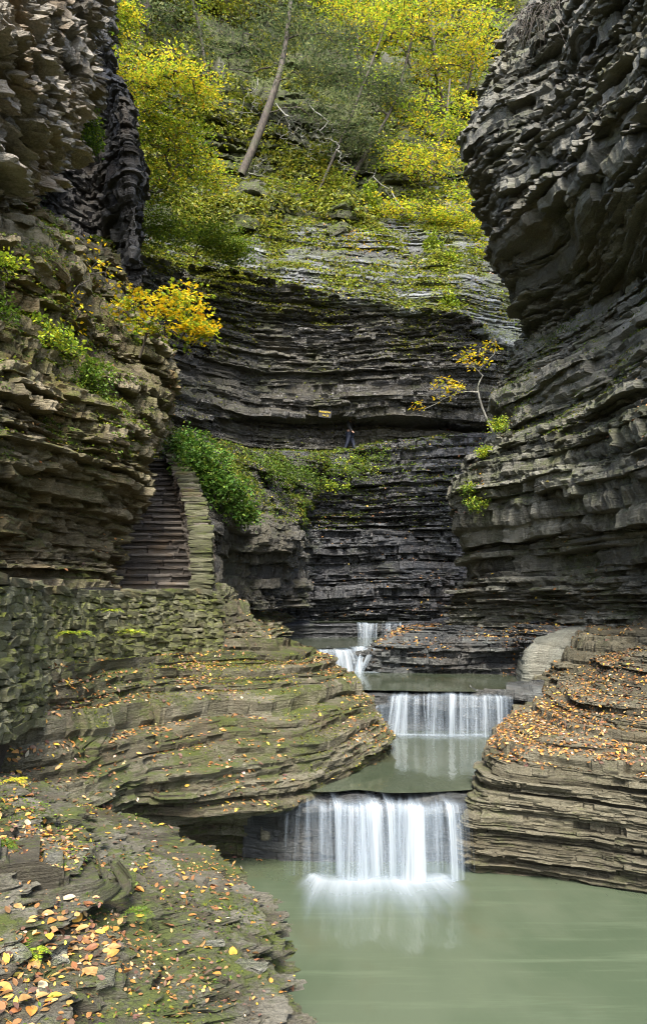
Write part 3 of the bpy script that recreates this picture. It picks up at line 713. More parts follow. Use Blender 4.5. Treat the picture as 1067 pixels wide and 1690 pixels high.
# shaded bank between the stairs and the wet bench
strata('shaded_bank', [
    [P(318, 1005, 18.2), P(345, 1005, 18.6), P(420, 1006, 21.5), P(484, 1004, 25), P(500, 1002, 30)],
    [P(318, 930, 18.2), P(346, 930, 18.8), P(420, 935, 22), P(484, 940, 25.4), P(500, 940, 30)],
    [P(318, 868, 18.0), P(346, 862, 18.4), P(425, 868, 21.4), P(488, 905, 24.8), P(508, 900, 30)],
    [P(300, 815, 18.8), P(335, 805, 20), P(410, 835, 22.6), P(470, 850, 26), P(520, 850, 30.5)],
    [P(262, 735, 20.5), P(290, 712, 22), P(370, 735, 25), P(440, 750, 28), P(530, 752, 31.2)],
], 280, 0.15, 0.3, M_BACK, seed=53, blk=1.0, follow=0.3, bulge=0.3, warp=0.1)

# foreground rock, falling away to the pool on its right
strata('foreground_rock', [
    [Q(585, 2.6, -3.9), Q(520, 4, -3.9), Q(488, 5, -3.9), Q(462, 6, -3.9), Q(432, 7, -3.9), Q(385, 8, -3.9), Q(325, 8.6, -3.9), Q(190, 9.2, -3.9)],
    [P(582, 1900, 2.9), P(474, 1650, 4.05), P(446, 1565, 4.75), P(425, 1508, 5.4), P(388, 1458, 6.1), P(336, 1418, 6.8), P(268, 1372, 7.5), P(110, 1330, 8.2)],
    [P(482, 1900, 2.7), P(432, 1640, 3.85), P(397, 1545, 4.6), P(362, 1490, 5.2), P(307, 1448, 5.9), P(247, 1405, 6.6), P(177, 1358, 7.3), P(52, 1315, 8)],
    [P(262, 1900, 2.5), P(292, 1640, 3.5), P(262, 1540, 4.15), P(232, 1470, 4.8), P(197, 1425, 5.5), P(162, 1380, 6.2), P(117, 1335, 6.9), P(22, 1305, 7.6)],
    [P(22, 1900, 2.35), P(152, 1620, 3.3), P(162, 1520, 3.9), P(157, 1440, 4.6), P(122, 1395, 5.2), P(97, 1355, 5.9), P(67, 1322, 6.6), P(-8, 1294, 7.2)],
    [P(-188, 1900, 2.2), P(2, 1620, 3.1), P(52, 1512, 3.7), P(112, 1425, 4.4), P(72, 1378, 5.0), P(47, 1340, 5.7), P(17, 1308, 6.3), P(-48, 1286, 6.9)],
    [P(-288, 1900, 2.1), P(-98, 1610, 3.0), P(-48, 1494, 3.6), P(-8, 1410, 4.2), P(2, 1362, 4.8), P(-8, 1325, 5.4), P(-28, 1296, 6.0), P(-98, 1280, 6.6)],
    [P(-638, 1850, 1.9), P(-438, 1560, 2.7), P(-338, 1440, 3.3), P(-258, 1370, 3.9), P(-198, 1330, 4.5), P(-168, 1296, 5.1), P(-158, 1276, 5.7), P(-198, 1262, 6.3)],
], 620, 0.04, 0.13, M_FORE, dip=(-0.10, 0.0), warp=0.10, seed=59, blk=0.6, follow=0.06, bulge=0.12, rough=2.2, wav=2.2, chaos=0.10, jb=1.3)

strata('foreground_slab', [
    [P(-160, 1530, 3.6), P(0, 1512, 3.85), P(100, 1504, 3.95), P(172, 1490, 4.1), P(212, 1468, 4.4), P(205, 1440, 5)],
    [P(-160, 1470, 3.62), P(0, 1455, 3.88), P(95, 1462, 3.98), P(172, 1468, 4.12), P(210, 1458, 4.45), P(203, 1438, 5)],
    [P(-160, 1420, 3.6), P(0, 1408, 3.9), P(85, 1424, 4.0), P(165, 1450, 4.15), P(205, 1448, 4.5), P(200, 1432, 5)],
    [P(-160, 1375, 4.4), P(0, 1370, 4.7), P(90, 1384, 4.8), P(150, 1405, 4.9), P(185, 1422, 5.0), P(190, 1420, 5.4)],
], 240, 0.10, 0.03, M_FORE, seed=83, blk=2.2, jb=0.5, follow=0.3, bulge=0.05, wav=1.0)

# rock steps under the four cascades
z1, z2, z3, z4, z5 = -3.68, -2.66, -1.825, -1.19, -0.63
strata('cascade_step', [
    [Q(400, 10.74, -4.0), Q(470, 10.54, -4.0), Q(560, 10.49, -4.0), Q(680, 10.49, -4.0), Q(790, 10.54, -4.0)],
    [Q(400, 10.59, -3.2), Q(470, 10.44, -3.2), Q(560, 10.49, -3.2), Q(680, 10.44, -3.2), Q(790, 10.44, -3.2)],
    [Q(400, 10.34, -2.80), Q(470, 10.24, -2.80), Q(560, 10.29, -2.80), Q(680, 10.24, -2.80), Q(790, 10.24, -2.80)],
    [Q(400, 10.94, -2.66), Q(470, 10.94, -2.72), Q(560, 11.14, -2.71), Q(680, 11.04, -2.72), Q(790, 10.94, -2.66)],
], 260, 0.07, 0.07, M_WETSTEP, seed=61, blk=0.7, follow=0.4)
strata('cascade_step', [
    [Q(540, 16.80, -3.0), Q(580, 16.10, -3.0), Q(640, 15.70, -3.0), Q(740, 15.50, -3.0), Q(840, 15.40, -3.0), Q(900, 14.80, -3.0)],
    [Q(540, 16.70, -2.3), Q(580, 16.00, -2.3), Q(640, 15.70, -2.3), Q(740, 15.50, -2.3), Q(840, 15.30, -2.3), Q(900, 14.70, -2.3)],
    [Q(540, 16.50, -1.9), Q(580, 15.80, -1.92), Q(640, 15.40, -1.92), Q(740, 15.30, -1.92), Q(840, 15.00, -1.8), Q(900, 14.50, -1.72)],
    [Q(540, 17.40, -1.80), Q(580, 17.00, -1.84), Q(640, 16.80, -1.86), Q(740, 16.80, -1.86), Q(840, 16.40, -1.72), Q(900, 16.00, -1.62)],
], 260, 0.09, 0.10, M_WETSTEP, seed=67, blk=0.9, follow=0.4)
strata('cascade_step', [
    [Q(480, 19.9, -2.2), Q(530, 19.8, -2.2), Q(575, 20.3, -2.2), Q(620, 20.1, -2.2), Q(660, 19.9, -2.2)],
    [Q(480, 19.8, -1.5), Q(530, 19.7, -1.5), Q(575, 20.4, -1.5), Q(620, 20.1, -1.5), Q(660, 19.8, -1.5)],
    [Q(480, 19.7, -1.24), Q(530, 19.6, -1.26), Q(575, 20.4, -1.26), Q(620, 20.1, -1.22), Q(660, 19.7, -1.12)],
    [Q(480, 21, -1.19), Q(530, 21, -1.21), Q(575, 21.6, -1.21), Q(620, 21.2, -1.19), Q(660, 21, -1.05)],
], 200, 0.09, 0.09, M_WETSTEP, seed=71, blk=0.8, follow=0.4)
strata('cascade_step', [
    [Q(360, 26.6, -1.6), Q(430, 26.8, -1.6), Q(520, 27.3, -1.6), Q(600, 27.6, -1.6), Q(680, 27.3, -1.6), Q(760, 27, -1.6)],
    [Q(360, 26.6, -1.0), Q(430, 26.8, -1.0), Q(520, 27.2, -1.0), Q(600, 27.5, -1.0), Q(680, 27.2, -1.0), Q(760, 26.8, -1.0)],
    [Q(360, 26.9, -0.62), Q(430, 27.0, -0.62), Q(520, 27.2, -0.62), Q(600, 27.4, -0.70), Q(680, 27.2, -0.62), Q(760, 26.8, -0.5)],
    [Q(360, 28.6, -0.56), Q(430, 28.6, -0.58), Q(520, 28.6, -0.60), Q(600, 28.6, -0.66), Q(680, 28.6, -0.6), Q(760, 28.6, -0.4)],
], 240, 0.10, 0.10, M_BENCH, seed=73, blk=1.2, follow=0.4)

# stream bed sheet under everything
def sheet(name, x0, x1, y0, y1, z, mat, nx=2, ny=2):
    xs, ys = np.linspace(x0, x1, nx), np.linspace(y0, y1, ny)
    X, Y = np.meshgrid(xs, ys); V = np.stack([X, Y, np.full_like(X, z)], -1).reshape(-1, 3)
    i = np.arange(nx * ny).reshape(ny, nx)
    q = np.stack([i[:-1, :-1], i[:-1, 1:], i[1:, 1:], i[1:, :-1]], -1)
    o = mesh_obj(name, V, q, 4, mat); tag(o, kind='structure'); return o
sheet('ground', -250, 250, -150, 350, -5.0, M_LEDGE)

# ================================================================== WATER
def water_mat(name, deep, shallow, brown, flow=(0.22, 2.2, 1)):
    m, nt, out = newmat(name); b = NB(nt)
    co = b.n('TexCoord').outputs['Object']
    c = b.mix(b.ramp(b.noise(b.vmul(co, (0.5, 0.35, 1)), 1.2, 3), 0.35, 0.65), deep, shallow)
    c = b.mix(b.math('MULTIPLY', b.ramp(b.noise(b.vmul(co, (0.9, 0.5, 1)), 0.9, 3), 0.52, 0.7), 0.5), c, brown)
    c = b.mix(b.math('MULTIPLY', b.ramp(b.noise(b.vmul(co, flow), 1.6, 5, 0.65), 0.5, 0.75), 0.25), c, tuple(x * 2.0 for x in shallow))
    pr = b.n('BsdfPrincipled'); b.set(pr.inputs['Base Color'], c)
    pr.inputs['Roughness'].default_value = 0.09; pr.inputs['IOR'].default_value = 1.33
    h = b.math('ADD', b.noise(b.vmul(co, (1.0, 0.45, 1)), 3.0, 3), b.math('MULTIPLY', b.noise(b.vmul(co, (1.6, 0.5, 1)), 9.0, 2), 0.3))
    bp = b.n('Bump'); bp.inputs['Strength'].default_value = 0.16; bp.inputs['Distance'].default_value = 0.05; b.set(bp.inputs['Height'], h)
    b.set(pr.inputs['Normal'], bp.outputs[0]); b.set(out.inputs[0], pr.outputs[0])
    return m
M_POOL = water_mat('green pool water', (0.046, 0.063, 0.038), (0.062, 0.078, 0.050), (0.056, 0.061, 0.034))
M_POOL2 = water_mat('shallow stream water', (0.035, 0.045, 0.028), (0.055, 0.065, 0.045), (0.04, 0.038, 0.02), flow=(2.2, 0.4, 1))

def white_mat(name, su, sv, lo, hi, w=1.0):
    """silky long-exposure water: streaks along v, thickness from the attribute 'dens'"""
    m, nt, out = newmat(name); b = NB(nt)
    u = b.n('Attribute', attribute_name='u').outputs['Fac']; v = b.n('Attribute', attribute_name='v').outputs['Fac']
    d = b.n('Attribute', attribute_name='dens').outputs['Fac']
    cb = b.n('CombineXYZ'); b.set(cb.inputs[0], b.math('MULTIPLY', u, su)); b.set(cb.inputs[1], b.math('MULTIPLY', v, sv))
    n1 = b.noise(cb.outputs[0], 1.0, 4, 0.65)
    cb2 = b.n('CombineXYZ'); b.set(cb2.inputs[0], b.math('MULTIPLY', u, su * 0.22)); b.set(cb2.inputs[1], b.math('MULTIPLY', v, sv * 0.4)); cb2.inputs[2].default_value = 4.0
    n2 = b.noise(cb2.outputs[0], 1.0, 2, 0.5)
    a = b.math('ADD', b.math('MULTIPLY', n1, 0.55), b.math('MULTIPLY', n2, 0.6))
    a = b.math('ADD', b.math('MULTIPLY', a, w), b.math('ADD', d, 0.57 * (1 - w) - 0.5))
    f = b.math('MULTIPLY', b.ramp(a, lo, hi), b.ramp(d, 0.0, 0.25))
    pr = b.n('BsdfPrincipled')
    b.set(pr.inputs['Base Color'], b.mix(b.ramp(a, lo, hi + 0.2), (0.26, 0.33, 0.40), (0.62, 0.67, 0.70)))
    pr.inputs['Roughness'].default_value = 0.45
    tl = b.n('BsdfTranslucent'); tl.inputs[0].default_value = (0.5, 0.57, 0.62, 1)
    mx0 = b.n('MixShader'); mx0.inputs[0].default_value = 0.3
    nt.links.new(pr.outputs[0], mx0.inputs[1]); nt.links.new(tl.outputs[0], mx0.inputs[2])
    tr = b.n('BsdfTransparent')
    mx = b.n('MixShader'); b.set(mx.inputs[0], b.math('MULTIPLY', f, 0.93, True))
    nt.links.new(tr.outputs[0], mx.inputs[1]); nt.links.new(mx0.outputs[0], mx.inputs[2])
    nt.links.new(mx.outputs[0], out.inputs[0])
    return m
M_FALL = white_mat('falling water', 15.0, 0.40, 0.36, 0.92)
M_FOAM = white_mat('foam', 10.0, 0.7, 0.46, 1.7, 0.6)

def pool(name, pts_far, pts_near, z, mat, n=60):
    V = []
    for i in range(n + 1):
        f = i / n
        a = catmull(np.array(pts_near, float), np.linspace(0, len(pts_near) - 1, n + 1))[i] if len(pts_near) > 1 else pts_near[0]
        bb = catmull(np.array(pts_far, float), np.linspace(0, len(pts_far) - 1, n + 1))[i]
        for j in range(9):
            g = j / 8
            V.append(((a[0] * (1 - g) + bb[0] * g), (a[1] * (1 - g) + bb[1] * g), z))
    i = np.arange((n + 1) * 9).reshape(n + 1, 9)
    q = np.stack([i[:-1, :-1], i[1:, :-1], i[1:, 1:], i[:-1, 1:]], -1)
    o = mesh_obj(name, V, q, 4, mat, smooth=True); return tag(o, kind='structure')
X = lambda px, D: ((px - 533.5) / F * D, D)
pool('pool_water', [X(150, 10.6), X(600, 10.7), X(1300, 11.5)], [(-3.0, 2.4), (3, 2.2), (8, 2.0)], z1, M_POOL)
pool('stream_water', [X(560, 16.4), X(700, 16.2), X(850, 16.0)], [X(450, 10.55), X(500, 10.45), X(545, 10.38), X(590, 10.5), X(640, 10.34), X(700, 10.36), X(778, 10.5)], z2, M_POOL2)
pool('stream_water', [X(525, 21.2), X(640, 21.2), X(900, 20.6)], [X(560, 15.9), X(620, 15.7), X(660, 15.65), X(700, 15.5), X(780, 15.45), X(850, 15.3)], z3, M_POOL2)
pool('stream_water', [X(440, 28.2), X(560, 28.2), X(690, 28.2)], [X(505, 19.95), X(570, 20.6), X(622, 20.3)], z4, M_POOL2)
pool('stream_water', [X(360, 33), X(560, 33), X(790, 33)], [X(430, 27.6), X(585, 27.6), X(665, 27.5)], z5, M_POOL2)

def curtain_arrays(lip, z0, zb, throw, dens, seed, nu=150, nv=22, rip=0.03, over=0.4, spread=None, ztop=None):
    """lip: list of (px, D); sheet slides over the lip and falls from z0 to zb"""
    L = catmull(np.array([X(*p) for p in lip], float), np.linspace(0, len(lip) - 1, nu))
    zb = np.interp(np.linspace(0, 1, nu), np.linspace(0, 1, len(zb)), zb) if np.ndim(zb) else np.full(nu, zb)
    z0 = np.interp(np.linspace(0, 1, nu), np.linspace(0, 1, len(z0)), z0) if np.ndim(z0) else np.full(nu, z0)
    s = np.concatenate([[0], np.cumsum(np.linalg.norm(np.diff(L, axis=0), axis=1))])
    T = np.gradient(L, axis=0); T = T / np.linalg.norm(T, axis=1, keepdims=True); Nn = np.stack([T[:, 1], -T[:, 0]], -1)
    vv = np.linspace(0, 1, nv)
    r1 = noise(s * 7, 0.3, 0, seed) * rip + noise(s * 21, 0.7, 0, seed + 1) * rip * 0.5
    zz = 0.025 * noise(s * 6, 2.0, 0, seed + 2) + 0.045 * noise(s * 2.1, 5.0, 0, seed + 3)
    L = L + Nn * (0.07 * noise(s * 3.3, 1.0, 0, seed + 6) + 0.05 * noise(s * 9, 1.0, 0, seed + 7))[:, None]
    V, UU, VV, DD = [], [], [], []
    dn = np.interp(np.linspace(0, 1, nu), np.linspace(0, 1, len(dens)), dens)
    for v in vv:
        if v < 0.18:
            t = v / 0.18
            out = -over * (1 - t) + 0.02 * t; z = (z0 if ztop is None else ztop) * (1 - t) + z0 * t + 0.014 + zz * t - 0.03 * t * t; dd = dn * (0.45 + 0.55 * t * t)
        else:
            t = (v - 0.18) / 0.82
            th = throw * (0.7 + 0.6 * (0.5 + 0.5 * noise(s * 2.2, 1.7, 0, seed + 4)))
            out = 0.02 + th * np.sqrt(t) + r1 * t; z = (z0 - 0.018 + zz) * (1 - t) + zb * t; dd = dn
        sh = 0 if spread is None else np.interp(np.linspace(0, 1, nu), np.linspace(0, 1, len(spread)), spread) * (max(0, v - 0.18)) ** 1.5
        p = L + Nn * np.reshape(np.broadcast_to(out, (nu,)), (nu, 1)) + T * np.reshape(np.broadcast_to(sh, (nu,)), (nu, 1))
        V.append(np.concatenate([p, np.broadcast_to(z, (nu,))[:, None]], 1)); UU.append(s); VV.append(np.full(nu, v)); DD.append(np.broadcast_to(dd, (nu,)))
    V = np.array(V); i = np.arange(nu * nv).reshape(nv, nu)
    q = np.stack([i[:-1, :-1], i[:-1, 1:], i[1:, 1:], i[1:, :-1]], -1).reshape(-1, 4)
    return V.reshape(-1, 3), q, np.array(UU).ravel(), np.array(VV).ravel(), np.array(DD).ravel()

def foam_arrays(c, rx, ry, z, seed, back=0.25, strength=1.15):
    """soft white boil where the fall lands; fades outwards towards the viewer"""
    na, nr = 64, 16
    an = np.linspace(-math.pi, 0, na)
    V, UU, VV, DD = [], [], [], []
    for r in np.linspace(0.0, 1, nr):
        w = 1 + 0.18 * noise(np.cos(an) * 2, np.sin(an) * 2, 0, seed)
        x = c[0] + np.cos(an) * (rx * (0.62 + 0.38 * r)) * w
        y = c[1] + back * (1 - r) + np.sin(an) * ry * r * w
        V.append(np.stack([x, y, np.full(na, z) + 0.03 * (1 - r) ** 2], -1)); UU.append(an * 1.2); VV.append(np.full(na, r * 2))
        edge = np.clip(np.minimum(an + math.pi, -an) / 0.35, 0, 1)
        DD.append(strength * (1 - r) ** 1.05 * edge ** 0.7 * min(1, 0.25 + r / 0.14))
    V = np.array(V); i = np.arange(na * nr).reshape(nr, na)
    q = np.stack([i[:-1, :-1], i[:-1, 1:], i[1:, 1:], i[1:, :-1]], -1).reshape(-1, 4)
    return V.reshape(-1, 3), q, np.array(UU).ravel(), np.array(VV).ravel(), np.array(DD).ravel()

def waterfall(label, sheets, foams, loc, ):
    root = thing('waterfall', loc, label, 'waterfall')
    for a in sheets:
        mesh_obj('water_curtain', a[0], a[1], 4, M_FALL, root, attrs={'u': a[2], 'v': a[3], 'dens': a[4]}, smooth=True)
    for a in foams:
        mesh_obj('foam', a[0], a[1], 4, M_FOAM, root, attrs={'u': a[2], 'v': a[3], 'dens': a[4]}, smooth=True)
waterfall('wide white waterfall at the front spilling over a ledge into the large green pool',
    [curtain_arrays([(462, 10.12), (500, 10.08), (540, 10.1), (572, 10.14)], [z2 - 0.10, z2 - 0.05, z2 - 0.07, z2 - 0.02], z1, 0.18, [0.25, 0.42, 0.36, 0.5, 0.4, 0.55, 0.3], 5, nu=90, ztop=z2),
     curtain_arrays([(548, 10.02), (590, 10.0), (630, 10.06), (662, 10.1)], [z2 - 0.01, z2, z2 - 0.03, z2 - 0.06], z1, 0.24, [0.3, 0.6, 0.5, 0.68, 0.55, 0.5, 0.35], 6, nu=90, ztop=z2),
     curtain_arrays([(645, 9.94), (690, 9.9), (735, 9.95), (772, 10.02)], [z2 - 0.02, z2, z2 - 0.02, z2 - 0.08], z1, 0.20, [0.3, 0.62, 0.66, 0.5, 0.48, 0.54, 0.4, 0.36], 7, nu=100, ztop=z2),
     curtain_arrays([(500, 10.16), (580, 10.14), (660, 10.12), (750, 10.1)], z2 - 0.10, z1, 0.16, [0.2, 0.45, 0.35, 0.5, 0.4, 0.5, 0.42, 0.3], 9, ztop=z2)],
    [foam_arrays((X(612, 9.8)[0], 9.72), 1.5, 2.5, z1 + 0.008, 3, strength=1.35)], (X(612, 10)[0], 10, z1))
waterfall('second waterfall up from the large pool, pouring white over a dark square-edged ledge',
    [curtain_arrays([(698, 15.12), (740, 15.02), (790, 14.92), (846, 14.88)], [z3 - 0.04, z3, z3 - 0.02, z3 - 0.03], z2, 0.16, [0.4, 0.6, 0.42, 0.62, 0.45, 0.58, 0.5, 0.54, 0.35], 15, over=0.45, nu=110, ztop=z3),
     curtain_arrays([(640, 15.3), (665, 15.22), (700, 15.15)], [z3 - 0.02, z3 + 0.01, z3 - 0.03], z2, 0.26, [0.45, 0.62, 0.5, 0.45], 16, over=0.45, nu=70, ztop=z3, spread=[-0.15, -0.05, 0.1]),
     curtain_arrays([(566, 15.75), (600, 15.55), (635, 15.38), (660, 15.3)], [z3 - 0.22, z3 - 0.26, z3 - 0.2, z3 - 0.12], z2, 0.15, [0.3, 0.42, 0.34, 0.46, 0.38, 0.5], 19, nu=90, ztop=z3 - 0.1)],
    [foam_arrays((X(725, 14.8)[0], 14.75), 1.35, 1.1, z2 + 0.008, 6)], (X(725, 15)[0], 15, z2))
waterfall('small waterfall between the mossy terrace tip and the dark rounded rock, third up the stream',
    [curtain_arrays([(522, 19.6), (545, 19.7), (575, 20.1)], z4, z3, 0.2, [0.45, 0.6, 0.5, 0.65, 0.5], 25, nu=80, over=0.4),
     curtain_arrays([(570, 20.3), (595, 20.5), (622, 20.1)], z4 + 0.02, z3, 0.3, [0.5, 0.55, 0.7, 0.6, 0.55], 29, nu=80, over=0.4, spread=[0.1, 0, -0.35])],
    [foam_arrays((X(578, 19.6)[0], 19.6), 1.0, 0.8, z3 + 0.008, 8)], (X(572, 19.8)[0], 19.8, z3))
waterfall('smallest and farthest waterfall, thin white threads in front of the wet black wall',
    [curtain_arrays([(588, 27.3), (605, 27.35), (622, 27.3)], z5, z4, 0.25, [0.5, 0.6, 0.45], 35, nu=60),
     curtain_arrays([(626, 27.3), (645, 27.25), (662, 27.2)], z5, z4, 0.25, [0.3, 0.5, 0.4, 0.45], 37, nu=60)],
    [foam_arrays((X(615, 27)[0], 26.95), 0.8, 0.5, z4 + 0.008, 11, strength=0.7)], (X(620, 27.2)[0], 27.2, z4))

waterfall('thin veil of seeping water in the alcove between the far wall and the right overhang',
    [curtain_arrays([(775, 31.0), (810, 30.9), (850, 31.2), (880, 31.4)], 12.6, 9.6, 0.35, [0.15, 0.3, 0.24, 0.34, 0.22, 0.3], 45, nu=90, rip=0.06)], [], (X(820, 31)[0], 31, 9.6))

# ================================================================== STONE WALL, PATH, STAIRS
rng = np.random.default_rng(101)
wall_pts = np.array([(-2.6, -2.0), (-2.65, 1.0), X(-420, 3.4), X(-230, 4.6), X(-80, 6.0), X(0, 7.0), X(90, 9.0), X(180, 11.0), X(280, 12.8), X(362, 14.2)], float)
wt = np.linspace(0, len(wall_pts) - 1, 400); wl = catmull(wall_pts, wt)
ws = np.concatenate([[0], np.cumsum(np.linalg.norm(np.diff(wl, axis=0), axis=1))])
def wall_at(s):
    p = np.array([np.interp(s, ws, wl[:, 0]), np.interp(s, ws, wl[:, 1])])
    q = np.array([np.interp(s + 0.05, ws, wl[:, 0]), np.interp(s + 0.05, ws, wl[:, 1])])
    if s + 0.05 > ws[-1]: q, p2 = p, np.array([np.interp(s - 0.05, ws, wl[:, 0]), np.interp(s - 0.05, ws, wl[:, 1])]); t = q - p2
    else: t = q - p
    t = t / np.linalg.norm(t); return p, t
wroot = thing('stone_wall', (X(180, 11)[0], 11, -0.82), 'long mossy dry-stone wall curving along the path above the leafy terraces', 'stone wall')
cells, caps = [], []
z = -1.35
course = 0
while z < 0.16:
    h = rng.uniform(0.055, 0.135)
    s = rng.uniform(0, 0.2)
    while s < ws[-1] - 0.05:
        L = h * rng.uniform(1.3, 3.8)
        p, t = wall_at(min(s + L / 2, ws[-1] - 0.02)); n = np.array([t[1], -t[0]])
        bat = 0.10 * max(0, (0.1 - z))                    # slight batter: wider at the foot
        # the low courses step out towards the viewer end
        c = p - n * (0.12 - bat - rng.normal() * 0.014)
        split = rng.random() < 0.16
        hh = h * rng.uniform(0.86, 1.0)
        dzw = 0.05 * math.sin(s * 0.9) + 0.03 * noise(s * 0.8, course * 0.3, 0, 5)
        ax = [np.array([t[0], t[1], rng.normal() * 0.05]), np.array([-n[0], -n[1], 0]), np.array([0, 0, 1.0])]
        cells.append(((c[0], c[1], z + h / 2 + float(dzw)), ax, (L / 2 * 0.97, rng.uniform(0.12, 0.17), hh / 2)))
        s += L
    z += h * 0.97; course += 1
for row_off in (0, 1):
    s = 0.0
    while s < ws[-1]:
        L = rng.uniform(0.22, 0.55)
        p, t = wall_at(min(s + L / 2, ws[-1] - 0.02)); n = np.array([t[1], -t[0]])
        c = p - n * (0.10 + 0.22 * row_off + rng.normal() * 0.01)
        ax = [np.array([t[0], t[1], rng.normal() * 0.04]), np.array([-n[0], -n[1], rng.normal() * 0.04]), np.array([0, 0, 1.0])]
        caps.append(((c[0], c[1], 0.205 + rng.normal() * 0.012 + 0.05 * math.sin(s * 0.9)), ax, (L / 2 * 0.98, 0.14, 0.05)))
        s += L
V, q, tt = boxes_noise(cells, rng, 1, 0.011); mesh_obj('wall_body', V, q, 4, M_WALL, wroot, attrs={'tint': tt})
# backing of the wall
bk = []
for i in range(0, 399, 8):
    p, t = wall_at(ws[i]); n = np.array([t[1], -t[0]]); bk.append((p, n, t))
V = []
for p, n, t in bk:
    for off, zz in ((0.16, -2.2), (0.16, 0.12), (0.36, 0.12), (0.36, -2.2)):
        c = p - n * off; V.append((c[0], c[1], zz))
V = np.array(V); i = np.arange(len(bk) * 4).reshape(-1, 4)
q2 = np.stack([i[:-1], i[1:], np.roll(i, -1, 1)[1:], np.roll(i, -1, 1)[:-1]], -1).reshape(-1, 4)
q2 = np.concatenate([q2, i[-1:], i[:1]])
mesh_obj('wall_core', V, q2, 4, M_STEP, wroot, attrs={'tint': np.zeros(len(V))})
V, q, tt = boxes_noise(caps, rng, 2, 0.010); mesh_obj('coping', V, q, 4, M_COPING, wroot, attrs={'tint': tt})

# path behind the wall and along the bench
V, q = [], []
for i in range(0, 400, 10):
    p, t = wall_at(ws[i]); n = np.array([t[1], -t[0]])
    a, c = p - n * 0.34, p - n * 3.6
    V += [(a[0], a[1], -0.5), (c[0], c[1], -0.45)]
m = len(V) // 2
V += [(X(330, 15.4)[0], 15.2, -0.5), (X(170, 15.4)[0] - 1.5, 16.5, -0.45)]
q = [(2 * k, 2 * k + 1, 2 * k + 3, 2 * k + 2) for k in range(m)]
tag(mesh_obj('path', V, q, 4, M_STEP, attrs={'tint': np.full(len(V), 0.4)}), kind='structure')

# staircase cut beside the cliff
D0, rise, run, nst = 13.75, 0.165, 0.225, 27
def stair_right(D): return np.interp(D, [13.5, 14.6, 17.0, 19.6], [-2.62, -2.66, -3.36, -4.30])
sroot = thing('stone_staircase', (-3.6, D0, -0.5), 'steep dark stone staircase climbing between the left cliff and its coping wall', 'staircase')
for k in range(nst):
    D = D0 + k * run; z = -0.5 + (k + 1) * rise; xr = stair_right(D) + 0.05
    cells = []; x = xr - 2.3
    while x < xr:
        L = rng.uniform(0.45, 1.1); L = min(L, xr - x + 0.05)
        cells.append(((x + L / 2, D + 0.22, z - rise / 2 - 0.02), np.eye(3), (L / 2 * 0.99, 0.19 + rng.normal() * 0.012, rise / 2)))
        cells.append(((x + L / 2, D + 0.16 + rng.normal() * 0.008, z - 0.03 + rng.normal() * 0.006), np.eye(3), (L / 2 * 0.985, 0.20, 0.032)))
        x += L
    V, q, tt = boxes_noise(cells, rng, 3, 0.006); mesh_obj('step', V, q, 4, M_STEP, sroot, attrs={'tint': tt})
proot = thing('stone_parapet', (-2.5, 14.7, -0.5), 'stepped stone parapet with flat slab coping rising along the right of the stairs', 'parapet')
cells, caps = [], []
D = 14.55
while D < 20.2:
    dD = rng.uniform(0.20, 0.30)
    xr = stair_right(D); ztop = np.interp(D, [14.5, 14.9, 19.6, 20.4], [1.36, 1.55, 4.25, 4.8]) + rng.normal() * 0.015
    z = np.interp(D, [14.5, 20], [-0.5, 3.0])
    while z < ztop - 0.06:
        h = rng.uniform(0.07, 0.13)
        cells.append(((xr + 0.24 + rng.normal() * 0.02, D + dD / 2, z + h / 2), np.eye(3), (0.21, dD / 2 * 1.0, h / 2 * 0.97)))
        z += h
    caps.append(((xr + 0.24 + rng.normal() * 0.012, D + dD / 2, ztop), np.array([[1, 0.03 * rng.normal(), 0.02 * rng.normal()], [0, 1, rng.uniform(0.0, 0.35)], [0, -0.2, 1]]), (0.25 + rng.normal() * 0.012, dD / 2 * 1.08, 0.045)))
    D += dD
# front end of the parapet: stacked flat slabs
z = -0.5
while z < 1.33:
    h = rng.uniform(0.07, 0.12)
    caps.append(((stair_right(14.5) + 0.24 + rng.normal() * 0.012, 14.46 + rng.normal() * 0.012, z + h / 2), np.eye(3), (0.24 + rng.normal() * 0.012, 0.12, h / 2 * 0.97)))
    z += h
V, q, tt = boxes_noise(cells, rng, 4, 0.012); mesh_obj('parapet_body', V, q, 4, M_STEP, proot, attrs={'tint': tt})
V, q, tt = boxes_noise(caps, rng, 5, 0.010); mesh_obj('coping', V, q, 4, M_COPING, proot, attrs={'tint': tt})

# ================================================================== PERSON AND SIGN ON THE FAR PATH
def skin_body(name, joints, edges, radii, mat, parent, levels=1):
    me = bpy.data.meshes.new(name); me.from_pydata(joints, edges, []); me.update()
    o = bpy.data.objects.new(name, me); COL.objects.link(o); o.parent = parent
    sk = o.modifiers.new('skin', 'SKIN')
    for i, r in enumerate(radii):
        me.skin_vertices[0].data[i].radius = (r, r) if np.isscalar(r) else r
        me.skin_vertices[0].data[i].use_root = (i == 0)
    o.modifiers.new('sub', 'SUBSURF').render_levels = levels
    o.modifiers['sub'].levels = levels
    me.materials.append(mat)
    return o
M_JACKET = plain_mat('dark jacket', (0.008, 0.009, 0.011)); M_JEANS = plain_mat('blue jeans', (0.007, 0.012, 0.03)); M_SKIN = plain_mat('skin', (0.45, 0.26, 0.18), 0.5)
M_HAIR = plain_mat('dark hair', (0.03, 0.022, 0.016)); M_SHOE = plain_mat('shoe', (0.03, 0.03, 0.03))
pz = (HOR - 745) / F * 33.0
pp = P(577, 745, 33.35)
per = thing('person', (pp[0], pp[1], pz - 0.02), 'person in a dark jacket and blue jeans walking on the path under the rock overhang', 'person')
per.rotation_euler = (0, 0, math.radians(70))
